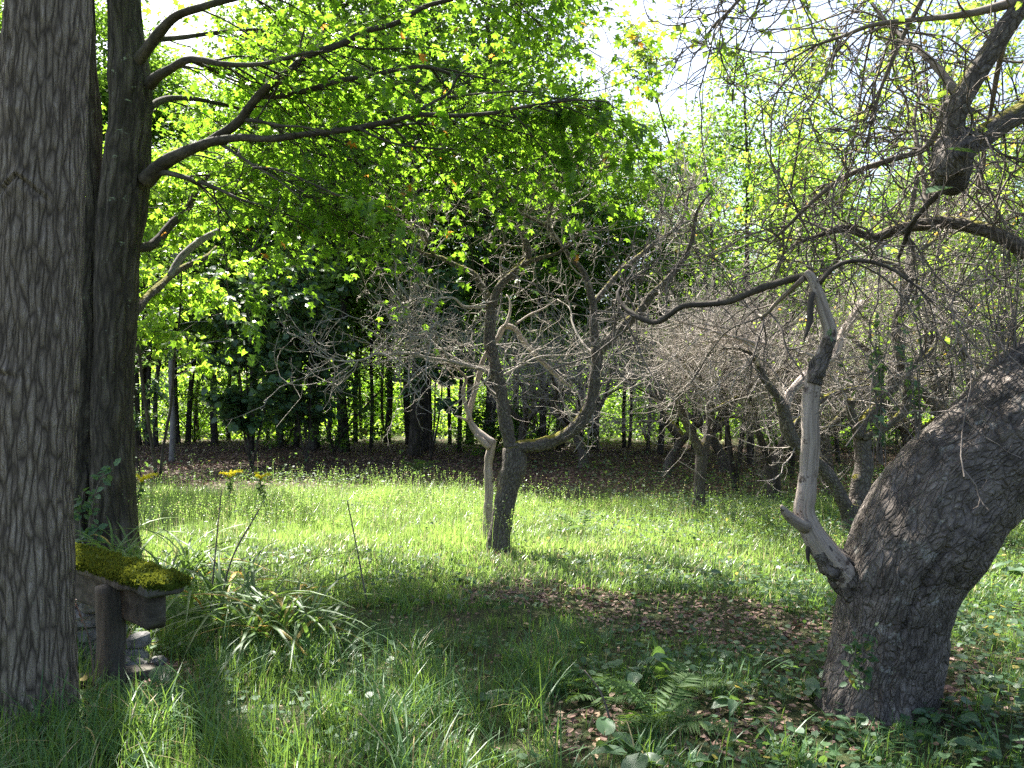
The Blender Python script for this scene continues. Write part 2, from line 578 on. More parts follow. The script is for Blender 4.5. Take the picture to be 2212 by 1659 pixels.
def ground_mat():
    m, nt, out = newmat('ground_soil')
    geo = nd(nt, "ShaderNodeNewGeometry")
    pos = geo.outputs["Position"]
    a = noise(nt, pos, 3.0, 8, .7)
    fine = noise(nt, pos, 38, 6, .75)
    soil = ramp(nt, fine, [(.3, (.022, .015, .011)), (.5, (.06, .04, .03)), (.68, (.13, .085, .065))])
    green = ramp(nt, fine, [(.3, (.02, .032, .012)), (.55, (.055, .085, .025)), (.75, (.10, .12, .045))])
    sx = nd(nt, "ShaderNodeSeparateXYZ")
    nt.links.new(pos, sx.inputs[0])
    mr = nd(nt, "ShaderNodeMapRange")
    mr.inputs[1].default_value = 13.0
    mr.inputs[2].default_value = 16.0
    nt.links.new(sx.outputs[1], mr.inputs[0])
    s = nd(nt, "ShaderNodeMath", operation='MULTIPLY_ADD', use_clamp=True)
    nt.links.new(a, s.inputs[0])
    s.inputs[1].default_value = 2.2
    s.inputs[2].default_value = -.75
    mr2 = nd(nt, "ShaderNodeMapRange")
    mr2.inputs[1].default_value = 33.0
    mr2.inputs[2].default_value = 29.0
    nt.links.new(sx.outputs[1], mr2.inputs[0])
    mm = nd(nt, "ShaderNodeMath", operation='MULTIPLY')
    nt.links.new(mr.outputs[0], mm.inputs[0])
    nt.links.new(mr2.outputs[0], mm.inputs[1])
    mx = nd(nt, "ShaderNodeMath", operation='MAXIMUM')
    nt.links.new(mm.outputs[0], mx.inputs[0])
    nt.links.new(s.outputs[0], mx.inputs[1])
    p = nd(nt, "ShaderNodeBsdfPrincipled")
    p.inputs["Roughness"].default_value = .95
    p.inputs["Specular IOR Level"].default_value = .15
    nt.links.new(mixc(nt, mx.outputs[0], green, soil), p.inputs["Base Color"])
    b = nd(nt, "ShaderNodeBump")
    b.inputs["Distance"].default_value = .03
    nt.links.new(fine, b.inputs["Height"])
    nt.links.new(b.outputs[0], p.inputs["Normal"])
    nt.links.new(p.outputs[0], out.inputs[0])
    return m


M['ground'] = ground_mat()

# ------------------------------------------------------------------ ground
gx = np.concatenate([-np.geomspace(500, 22, 22), np.linspace(-20, 20, 161), np.geomspace(22, 500, 22)])
gy = np.concatenate([-np.geomspace(300, 6, 14), np.linspace(-5, 34, 157), np.geomspace(36, 700, 26)])
XX, YY = np.meshgrid(gx, gy)
b = Buf()
nx, ny = len(gx), len(gy)
i = np.arange(ny - 1)[:, None] * nx
j = np.arange(nx - 1)[None]
b.add(np.stack([XX, YY, gh(XX, YY)], -1), np.stack([i + j, i + j + 1, i + nx + j + 1, i + nx + j], -1))
put("ground", b.mesh("ground", M['ground']), kind="structure")


# ------------------------------------------------------------------ foliage on limbs
def paths_sample(paths, N, lo=.2, hi=1.0, thin=0.0):
    """N random points on a list of limbs (C, r): point, tangent, radius"""
    w = np.array([np.linalg.norm(np.diff(C, axis=0), axis=1).sum() for C, r in paths])
    pick = RG.choice(len(paths), N, p=w / w.sum())
    p = np.empty((N, 3))
    t = np.empty((N, 3))
    rr = np.empty(N)
    u = RG.uniform(lo, hi, N)
    if thin:
        u = lo + (hi - lo) * ((u - lo) / (hi - lo)) ** (1 / (1 + thin))
    for k in range(N):
        C, r = paths[pick[k]]
        f = u[k] * (len(C) - 1)
        i = min(int(f), len(C) - 2)
        p[k] = C[i] + (C[i + 1] - C[i]) * (f - i)
        t[k] = C[i + 1] - C[i]
        rr[k] = r[i]
    return p, unit(t), rr


def foliate(wood, leaf, paths, nsec, lsec, nter, lter, nleaf, kind, size, lo=.25, droop=-.06, rise=.1, away=0.0):
    """flat leafy sprays on limbs, as a maple carries them"""
    p, t, rr = paths_sample(paths, nsec, lo, 1.0, .4)
    side = unit(np.cross(t, [0, 0, 1.0])) * RG.choice([-1, 1], nsec)[:, None]
    d = t * RG.uniform(.3, 1, nsec)[:, None] + side * RG.uniform(.3, 1.1, nsec)[:, None] + np.array([0, 0, 1]) * RG.normal(rise, .22, nsec)[:, None] + np.array([0, away, 0])
    P2 = walk(p, d, RG.uniform(*lsec, nsec), 7, .16, (0, 0, droop))
    tubes(wood, P2, np.minimum(rr * .5, RG.uniform(.008, .014, nsec)), np.full(nsec, .003), 4)
    n3 = nsec * nter
    q, tt, ix = along(P2, n3, .12, 1.0, np.repeat(np.arange(nsec), nter))
    sd = unit(np.cross(tt, [0, 0, 1.0])) * RG.choice([-1, 1], n3)[:, None]
    d = tt * RG.uniform(.3, 1, n3)[:, None] + sd * RG.uniform(.2, 1, n3)[:, None] + np.array([0, 0, 1]) * RG.normal(0, .25, n3)[:, None]
    P3 = walk(q, d, RG.uniform(*lter, n3), 4, .2, (0, 0, droop * 2))
    tubes(wood, P3, np.full(n3, .0035), np.full(n3, .0015), 3)
    n4 = n3 * nleaf
    q, tt, ix = along(P3, n4, .1, 1.05, np.repeat(np.arange(n3), nleaf))
    off = rdir(n4, .5) * RG.uniform(.02, .07, n4)[:, None] + np.array([0, 0, -.012])
    ax = unit(off + tt * .03 + np.array([0, 0, -.02]) + RG.normal(0, .018, (n4, 3)))
    nr = unit(np.array([0, 0, 1.0]) + RG.normal(0, .42, (n4, 3)))
    sz = size * RG.uniform(.65, 1.2, n4)
    leaves(leaf, q + off, ax, nr, sz, kind)
    return q + off, ax, nr, sz


def cloud(leaf, centres, rad, per, size, kind='kite', flat=.5, face=.5):
    """leaf clumps about given centres"""
    N = len(centres) * per
    c = np.repeat(centres, per, 0)
    r = np.repeat(np.broadcast_to(rad, (len(centres),)), per)
    off = RG.normal(0, .45, (N, 3)) * r[:, None]
    off[:, 2] *= flat
    ax = unit(off * [1, 1, .4] + RG.normal(0, .3, (N, 3)) * r[:, None] + np.array([0, 0, -.15]))
    nr = unit(np.array([0, 0, 1.0]) + RG.normal(0, face, (N, 3)))
    leaves(leaf, c + off, ax, nr, size * RG.uniform(.6, 1.25, N), kind)


def twiggy(wood, paths, n1, l1, n2, l2, n3, l3, up=.10, lo=.2, sig=.23, r1=.011):
    """the kinked, spurred tangle of an old apple tree"""
    p, t, rr = paths_sample(paths, n1, lo, 1.0, .8)
    d = rdir(n1) + t * .5
    P1 = walk(p, d, RG.uniform(*l1, n1), 9, sig, (0, 0, up))
    tubes(wood, P1, np.minimum(rr * .6, RG.uniform(.6, 1.1, n1) * r1), np.full(n1, .0035), 4)
    q, t, ix = along(P1, n2, .1, 1.0)
    P2 = walk(q, rdir(n2) + t * .6, RG.uniform(*l2, n2), 6, sig * 1.15, (0, 0, up * .7))
    tubes(wood, P2, RG.uniform(.003, .0055, n2), np.full(n2, .002), 3)
    q, t, ix = along(P2, n3, .1, 1.05)
    P3 = walk(q, rdir(n3) + t * .4, RG.uniform(*l3, n3), 3, .35, (0, 0, up))
    tubes(wood, P3, RG.uniform(.0018, .003, n3), np.full(n3, .0013), 3)
    return P1, P2, P3


def twig_leaves(leaf, P, N, size, zlo=None, per=3):
    q, t, ix = along(P, N, .4, 1.05)
    if zlo is not None:
        k = RG.uniform(size=N) < np.clip((q[:, 2] - zlo) / 1.2, 0.04, 1)
        q, t = q[k], t[k]
    q = np.repeat(q, per, 0)
    n = len(q)
    ax = unit(rdir(n) + np.array([0, 0, .2]))
    leaves(leaf, q + ax * .015, ax, unit(rdir(n) + np.array([0, 0, .6])), size * RG.uniform(.6, 1.25, n), 'kite')


def conv(ox, oy):
    return lambda pts: [(ox + x / 3.0, oy + y / 3.0, w / 3.0) for x, y, w in pts]


Z1, Z2, Z3, Z4, Z5, Z6, Z7, Z9 = conv(0, 0), conv(737.3, 0), conv(1474.7, 0), conv(0, 553), conv(737.3, 553), conv(1474.7, 553), conv(0, 1106), conv(1474.7, 1106)


def ident(pts):
    return pts


def limb_pts(pts, d0, d1=None):
    d1 = d0 if d1 is None else d1
    n = len(pts)
    P, R = [], []
    for k, (x, y, w) in enumerate(pts):
        d = d0 + (d1 - d0) * k / max(1, n - 1)
        P.append(W(x, y, d))
        R.append(w / 2 * d / F)
    return np.array(P), np.array(R)


# ------------------------------------------------------------------ furrowed ash trunk at the left edge
def ridges(K, k2, amp, seed, warp=.5):
    def f(th, s, r):
        w = warp * vnoise(np.stack([np.cos(th) * r * 5, np.sin(th) * r * 5, s * 2.2], -1), seed + 5)
        q = np.stack([np.cos(th + w * .12) * r * K, np.sin(th + w * .12) * r * K, s * k2], -1)
        a = 1 - np.abs(vnoise(q, seed)) * 2.1
        c = 1 - np.abs(vnoise(q * [1.9, 1.9, 2.3], seed + 1)) * 2.1
        return amp * (a * .75 + c * .4)
    return f


def ash_disp():
    base = ridges(26, 4.6, .011, 21)
    z1 = W(88, 372, 4.3)[2]
    z2 = W(30, 770, 4.3)[2]

    def f(th, s, r):
        h = base(th, s, r)
        a = (th - 1.5 * math.pi) * r
        for zc, a0, wd, sl in ((z1, .00, .15, .75), (z2, -.13, .16, .25)):
            x = a - a0
            line = (s - (zc - sl * np.abs(x)))
            on = np.exp(-(np.abs(x) / wd) ** 4)
            h = h + on * (.014 * np.exp(-((line - .018) / .020) ** 2) - .024 * np.exp(-(line / .010) ** 2) + .010 * np.exp(-((line + .05) / .03) ** 2))
        return h
    return f


ash_pts = [(66, 1548, 215), (64, 1500, 184), (65, 1400, 174), (63, 1106, 169), (72, 830, 169), (82, 553, 167), (88, 370, 168), (104, 0, 165), (116, -300, 158), (128, -700, 145), (150, -1200, 120), (160, -1900, 85), (150, -2500, 45)]
P, R_ = limb_pts(ash_pts, 4.30)
P[:, 1] = 4.30
base = G(P[0][0], P[0][1])
P[:, 2] += base[2] - P[0][2] - .06
ash = thing("ash_tree", "thick straight tree with grey furrowed bark standing in front of the mossy bench", "tree", base)
bt = Buf()
k = 9
tube(bt, P[:k], R_[:k], sides=170, n=330, lump=.03, freq=2.5, disp=ash_disp(), seed=2)
ash_trunk = put("trunk", bt.mesh("ash_trunk", M['ash_bark'], base), ash)
bl = Buf()
C1, r1 = tube(bl, P[k - 1:], R_[k - 1:] * .97, sides=20, step=.15, lump=.05)
paths = []
for q in range(9):
    a = RG.uniform(0, 6.28)
    zz = RG.uniform(.1, .9)
    st = C1[int(zz * (len(C1) - 1))]
    d = np.array([[math.cos(a), math.sin(a), RG.uniform(.35, .8)]])
    Wk = walk(st[None], d, np.array([RG.uniform(2.4, 3.6)]), 8, .12)[0]
    paths.append(tube(bl, Wk, np.linspace(.06, .015, 8), sides=8, step=.2))
put("upper_limbs", bl.mesh("ash_limbs", M['maple_limb'], base), ash)
lf = Buf()
tw = Buf()
cen = np.vstack([paths_sample(paths, 46, .35, 1.05)[0], C1[-1] + RG.normal(0, .8, (8, 3))])
cloud(lf, cen, .75, 130, .12, 'kite', .5)
put("crown", lf.mesh("ash_crown", M['maple_leaf'], base), ash, kind="stuff")

# ------------------------------------------------------------------ two-stemmed maple with long leafy boughs
DM = 8.65
base = G(*(W(225, 1200, DM)[:2]))
maple = thing("maple_tree", "two-stemmed dark maple behind the mossy bench reaching leafy boughs over the meadow", "tree", base)
fur = ridges(13, 1.7, .020, 40, .8)
colR = [(247, 1215, 118), (246, 1150, 92), (243, 1000, 80), (243, 850, 76), (249, 700, 82), (254, 553, 82), (266, 450, 92), (272, 367, 92), (281, 267, 80), (281, 167, 84), (272, 60, 66), (266, -60, 58), (258, -200, 54), (248, -420, 46), (240, -700, 36), (236, -1000, 22)]
colL = [(168, 1215, 118), (170, 1150, 104), (176, 900, 92), (184, 650, 86), (192, 450, 76), (186, 330, 66), (177, 150, 60), (170, 0, 58), (160, -150, 54), (140, -420, 46), (105, -750, 36), (80, -1050, 22)]
mp = []
for nm, pts, sd in (("trunk", colR, 3), ("stem", colL, 8)):
    P, R_ = limb_pts(pts, DM if nm == "trunk" else DM + .10)
    P[0][2] = base[2] - .08
    bt = Buf()
    C, r = tube(bt, P, R_, sides=84, n=300, lump=.05, freq=2.0, disp=lambda th, s, rr: fur(th, s, rr) * np.clip(rr / .16, .25, 1), flare=.18, seed=sd)
    put(nm, bt.mesh("maple_" + nm, M['maple_bark'], base), maple)
    mp.append((C, r))
bt = Buf()
mlimbs = [
    (Z1([(945, 1175, 110), (1050, 1070, 92), (1150, 1008, 82), (1350, 925, 60), (1550, 892, 48), (1750, 900, 44), (2000, 868, 40), (2212, 845, 40), (2512, 790, 36), (2712, 745, 32), (2962, 750, 28), (3212, 730, 24), (3412, 690, 20), (3712, 650, 14), (3950, 660, 8)]), 8.55, 7.0),
    (Z1([(1290, 955, 60), (1440, 870, 62), (1560, 775, 60), (1620, 690, 58), (1720, 575, 54), (1850, 480, 48), (2000, 360, 44), (2212, 285, 42), (2360, 205, 38), (2540, 160, 36), (2640, 110, 32), (2760, 40, 30), (2950, -10, 26), (3300, -120, 18), (3600, -200, 10)]), 8.4, 7.4),
    (Z1([(1715, 620, 44), (1820, 620, 40), (1960, 595, 36), (2212, 520, 34), (2412, 490, 32), (2562, 452, 30), (2760, 432, 26), (2930, 480, 18), (3100, 500, 10)]), 8.25, 7.9),
    (Z1([(2660, 750, 22), (2810, 660, 20), (2910, 600, 18), (2970, 490, 14), (3060, 430, 8)]), 7.7, 7.9),
    (Z1([(2900, 630, 16), (3060, 612, 14), (3212, 600, 13), (3412, 592, 12), (3600, 640, 8), (3760, 640, 5)]), 7.75, 7.2),
    (Z1([(975, 545, 84), (1030, 490, 66), (1100, 450, 56), (1200, 392, 50), (1300, 386, 42), (1450, 415, 36), (1700, 415, 28), (1950, 350, 18), (2150, 330, 9)]), 8.55, 7.4),
    (Z1([(850, 440, 90), (950, 325, 72), (1050, 190, 64), (1150, 100, 56), (1300, 48, 50), (1500, -10, 44), (1800, -80, 34), (2200, -160, 24), (2600, -200, 12)]), 8.6, 7.6),
    (Z1([(1560, 775, 30), (1700, 790, 22), (1820, 815, 18), (1960, 822, 14), (2150, 860, 8)]), 8.3, 7.4),
    (Z1([(1640, 1085, 14), (1800, 1100, 14), (2000, 1180, 12), (2250, 1290, 8)]), 7.6, 7.2),
    (Z1([(1400, 915, 26), (1520, 990, 20), (1660, 1080, 15), (1820, 1180, 11), (1960, 1300, 7)]), 8.3, 7.4),
    (Z1([(2320, 825, 24), (2420, 880, 16), (2600, 940, 13), (2800, 960, 9), (2960, 965, 6)]), 7.6, 7.5),
    (Z1([(930, 1180, 50), (1050, 1120, 40), (1200, 1150, 30), (1380, 1210, 22), (1560, 1290, 14), (1700, 1330, 8)]), 8.6, 7.8),
    (Z1([(960, 700, 50), (1080, 640, 40), (1250, 640, 30), (1450, 680, 20), (1650, 740, 10)]), 8.7, 9.8),
    (Z1([(900, 300, 50), (1000, 260, 40), (1200, 240, 30), (1500, 200, 22), (1900, 180, 12)]), 8.7, 9.8),
    (Z1([(640, 1560, 70), (560, 1200, 60), (200, 800, 50), (-100, 600, 40), (-500, 500, 20)]), 8.7, 9.0),
]
vis = []
for pts, d0, d1 in mlimbs:
    P, R_ = limb_pts(pts, d0, d1)
    bt = Buf()
    C, r = tube(bt, P, R_, sides=14, step=.045, lump=.10, freq=7, seed=len(vis))
    put("limb", bt.mesh("maple_limb", M['maple_limb'], base), maple)
    vis.append((C, r))
# unseen upper crown limbs above the frame, their reach shaped to shade the foreground
bt = Buf()
hid = []
for q in range(13):
    C, r = mp[q % 2]
    i = int(len(C) * RG.uniform(.52, .74))
    a = RG.uniform(-2.3, -.5) if q < 6 else RG.uniform(-.65, .12)
    d = np.array([[math.cos(a), math.sin(a), RG.uniform(.15, .7)]])
    L = RG.uniform(2.6, 4.0) if q < 6 else RG.uniform(3.4, 4.7)
    hid.append(tube(bt, walk(C[i][None], d, np.array([L]), 8, .10, (0, 0, .02))[0], np.linspace(.05, .01, 8), sides=7, step=.2))
put("upper_limbs", bt.mesh("maple_upper_limbs", M['maple_limb'], base), maple)
wood, leaf = Buf(), Buf()
q, ax, nr, sz = foliate(wood, leaf, vis, 235, (.6, 2.2), 8, (.25, .8), 5, 'maple', .09, .06, -.05, .06, 1.3)
foliate(wood, leaf, hid, 105, (.7, 1.5), 6, (.3, .6), 10, 'kite', .13)
put("twigs", wood.mesh("maple_twigs", M['maple_limb'], base), maple, kind="stuff")
put("crown", leaf.mesh("maple_crown", M['maple_leaf'], base), maple, kind="stuff")
# the single leaves that hang nearest, each a piece of its own
bt = Buf()
leaves(bt, np.zeros((1, 3)), np.array([[0, 1.0, 0]]), np.array([[0, 0, 1.0]]), 1.0, 'maple')
leaf_me = bt.mesh("maple_leaf", M['maple_leaf'])
from mathutils import Matrix
px = np.argsort(q[:, 1])
px = px[(q[px, 2] < 1.6 + .40 * q[px, 1])][:280]
for i in px:
    a = ax[i]
    s_ = unit(np.cross(a, nr[i]))
    n_ = np.cross(s_, a)
    o = put("leaf", leaf_me, maple)
    pp = q[i] - base + np.array([0, -.03, -.05])
    sc = sz[i]
    o.matrix_local = Matrix(((s_[0] * sc, a[0] * sc, n_[0] * sc, pp[0]), (s_[1] * sc, a[1] * sc, n_[1] * sc, pp[1]), (s_[2] * sc, a[2] * sc, n_[2] * sc, pp[2]), (0, 0, 0, 1)))
# dead limbs low on the right stem
for pts, d0, d1, mt in ((Z1([(880, 1610, 62), (1000, 1580, 60), (1100, 1465, 55), (1230, 1330, 42), (1290, 1200, 34), (1400, 1110, 24), (1520, 1040, 12)]), 8.7, 9.6, 'maple_limb'),
                        (Z4([(830, 420, 60), (940, 280, 58), (1040, 190, 48), (1160, 90, 44), (1330, 10, 30), (1400, -60, 16)]), 8.7, 10.2, 'apple_bark'),
                        (Z1([(1100, 1790, 40), (1180, 1660, 50), (1300, 1560, 46), (1400, 1500, 34), (1412, 1490, 20)]), 9.2, 9.8, 'pale_bark')):
    P, R_ = limb_pts(pts, d0, d1)
    bt = Buf()
    tube(bt, P, R_, sides=12, step=.05, lump=.12, freq=8)
    put("dead_limb", bt.mesh("dead_limb", M[mt], base), maple)


# ------------------------------------------------------------------ apple trees
grain_ = ridges(34, 1.1, .0055, 55, 1.0)


def grain(th, s, r):
    return grain_(th, s, r) * np.clip(r / .05, .2, 1.2)


def apple_tree(label, base_xy, trunk, limbs, mats, tw, lv, d, trunk_kw=None, group=None):
    base = G(*base_xy)
    t = thing("apple_tree", label, "tree", base, group)
    bt = Buf()
    P, R_ = limb_pts(trunk, d)
    P[0][2] = base[2] - .05
    kw = dict(sides=26, step=.035, lump=.12, freq=7, flare=.10, seed=3)
    kw.update(trunk_kw or {})
    paths = [tube(bt, P, R_, **kw)]
    put("trunk", bt.mesh("apple_trunk", M[mats[0]], base), t)
    for it in limbs:
        pts, d0, d1 = it[:3]
        P, R_ = limb_pts(pts, d0, d1)
        bt = Buf()
        big = R_.max() > .035
        knot = len(it) > 4 and it[4] == 2
        C = tube(bt, P, R_, sides=48 if knot else 40 if (len(it) > 3 and it[3] == 'dead_wood' and big) else 18 if big else 9, step=.01 if knot else .035 if big else .05, lump=.24 if knot else .15, freq=11 if knot else 9, seed=len(paths), disp=grain if (len(it) > 3 and it[3] == 'dead_wood' and big) else None)
        put("limb", bt.mesh("apple_limb", M[it[3] if len(it) > 3 else mats[0]], base), t)
        if not (len(it) > 4):
            paths.append(C)
    wood = Buf()
    P1, P2, P3 = twiggy(wood, paths[1:], **tw)
    put("twigs", wood.mesh("apple_twigs", M[mats[1]], base), t, kind="stuff")
    leaf = Buf()
    for PP, n, sz, zlo in ((P1, lv[0], lv[2], lv[3]), (P2, lv[1], lv[2], lv[3])):
        twig_leaves(leaf, PP, n, sz, zlo)
    put("leaves", leaf.mesh("apple_leaves", M['apple_leaf'], base), t, kind="stuff")
    return t, base, paths


DC = 9.05
central, cbase, cpaths = apple_tree(
    "old apple tree with a mossy forked trunk leaning in the sunlit meadow", W(1078, 1185, DC)[:2],
    [(1075, 1192, 52), (1079, 1160, 45), (1086, 1110, 43), (1099, 1050, 46), (1112, 1005, 54), (1108, 965, 44)],
    [
        (Z5([(1115, 1260, 95), (1085, 1180, 84), (1062, 1060, 92), (1045, 930, 78), (1020, 800, 80), (990, 680, 76), (962, 550, 76), (965, 420, 72), (970, 320, 62)]), DC, DC),
        (Z5([(972, 345, 56), (950, 270, 50), (900, 180, 46), (850, 110, 42), (760, 70, 34), (650, 12, 28), (600, -10, 24), (530, -160, 18), (460, -310, 12), (400, -400, 8)]), DC, DC + .5),
        (Z5([(620, 0, 22), (530, -20, 18), (400, -100, 14), (330, -190, 10), (220, -230, 6)]), DC + .4, DC - .2),
        (Z5([(975, 330, 56), (1000, 250, 52), (1040, 180, 52), (1120, 110, 50), (1200, 40, 46), (1215, -10, 42), (1190, -110, 38), (1160, -185, 32), (1155, -200, 26)]), DC, DC - .1),
        (Z5([(1195, 45, 34), (1300, 8, 28), (1400, -20, 22), (1500, -90, 16), (1560, -180, 9)]), DC - .1, DC - .9),
        (Z5([(1105, 1265, 100), (1180, 1235, 84), (1300, 1222, 82), (1450, 1160, 86), (1560, 1060, 86), (1620, 940, 80), (1642, 800, 76), (1655, 680, 76), (1652, 590, 78)]), DC, DC - .15),
        (Z5([(1650, 600, 60), (1635, 450, 56), (1635, 330, 54), (1620, 270, 50), (1600, 180, 36), (1560, 90, 36), (1480, 0, 33), (1400, -110, 30), (1340, -190, 30), (1340, -220, 28), (1370, -360, 26), (1430, -460, 24), (1432, -520, 20), (1530, -620, 14), (1560, -700, 8)]), DC - .15, DC + .1),
        (Z5([(1430, -465, 18), (1540, -480, 22), (1650, -540, 20), (1780, -630, 18), (1770, -810, 12), (1760, -870, 8)]), DC, DC + .3),
        (Z5([(1340, -190, 18), (1200, -260, 18), (1080, -380, 14), (1040, -460, 9)]), DC, DC - .6),
        (Z5([(1630, 290, 38), (1660, 275, 38), (1740, 180, 38), (1830, 80, 36), (1930, 0, 32), (2050, -100, 28), (2170, -180, 26), (2230, -290, 22), (2250, -420, 14), (2290, -520, 8)]), DC - .1, DC + .6),
        (Z5([(1670, 620, 60), (1760, 520, 58), (1860, 430, 58), (1950, 340, 54), (2010, 250, 48), (2080, 190, 42), (2212, 30, 36), (2270, -100, 28), (2310, -300, 18), (2400, -420, 9)]), DC - .15, DC - .8),
        (Z5([(985, 775, 30), (900, 732, 27), (820, 710, 25), (700, 680, 24), (560, 660, 22), (450, 630, 20), (300, 640, 17), (230, 630, 15), (150, 670, 12), (0, 680, 9), (-180, 640, 6)]), DC, DC - .8, 'dead_twig'),
        (Z5([(700, 680, 16), (640, 560, 14), (600, 480, 12), (520, 420, 9), (380, 380, 6)]), DC - .3, DC - .9, 'dead_twig'),
        (Z5([(820, 705, 16), (640, 600, 13), (500, 450, 10), (400, 300, 6)]), DC - .1, DC + .7, 'dead_twig'),
        (Z5([(940, 330, 20), (800, 330, 18), (720, 270, 15), (560, 290, 10), (400, 330, 6)]), DC, DC - .7, 'dead_twig'),
        (Z5([(1640, 640, 20), (1560, 560, 16), (1500, 440, 13), (1480, 340, 9), (1400, 280, 6)]), DC - .1, DC + .7, 'dead_twig'),
        (Z5([(1020, 790, 18), (1180, 700, 15), (1300, 650, 12), (1500, 640, 8), (1650, 600, 5)]), DC, DC + 1.0, 'dead_twig'),
    ],
    ('apple_bark', 'dead_twig'),
    dict(n1=210, l1=(.35, 1.2), n2=1150, l2=(.15, .5), n3=4200, l3=(.03, .14)),
    (60, 330, .045, 3.0), DC)

DB = 4.42
bigdisp = ridges(9, 1.5, .014, 77, 1.2)


def bark_plates(th, s, r):
    q = np.stack([np.cos(th) * r * 24, np.sin(th) * r * 24, s * 12], -1)
    v = vnoise(q, 61)
    return bigdisp(th, s, r) + .006 * np.sign(v) * np.minimum(np.abs(v) * 3, 1) + .030 * vnoise(np.stack([np.cos(th) * r * 2.6, np.sin(th) * r * 2.6, s * 2.1], -1), 63) + .026 * vnoise(np.stack([np.cos(th) * r * 5, np.sin(th) * r * 5, s * 3], -1), 62) - .028 * np.exp(-((th - 4.55 + .1 * np.sin(s * 5)) / .05) ** 2) * np.clip(s / .5, 0, 1) * np.clip((1.5 - s) / .3, 0, 1)


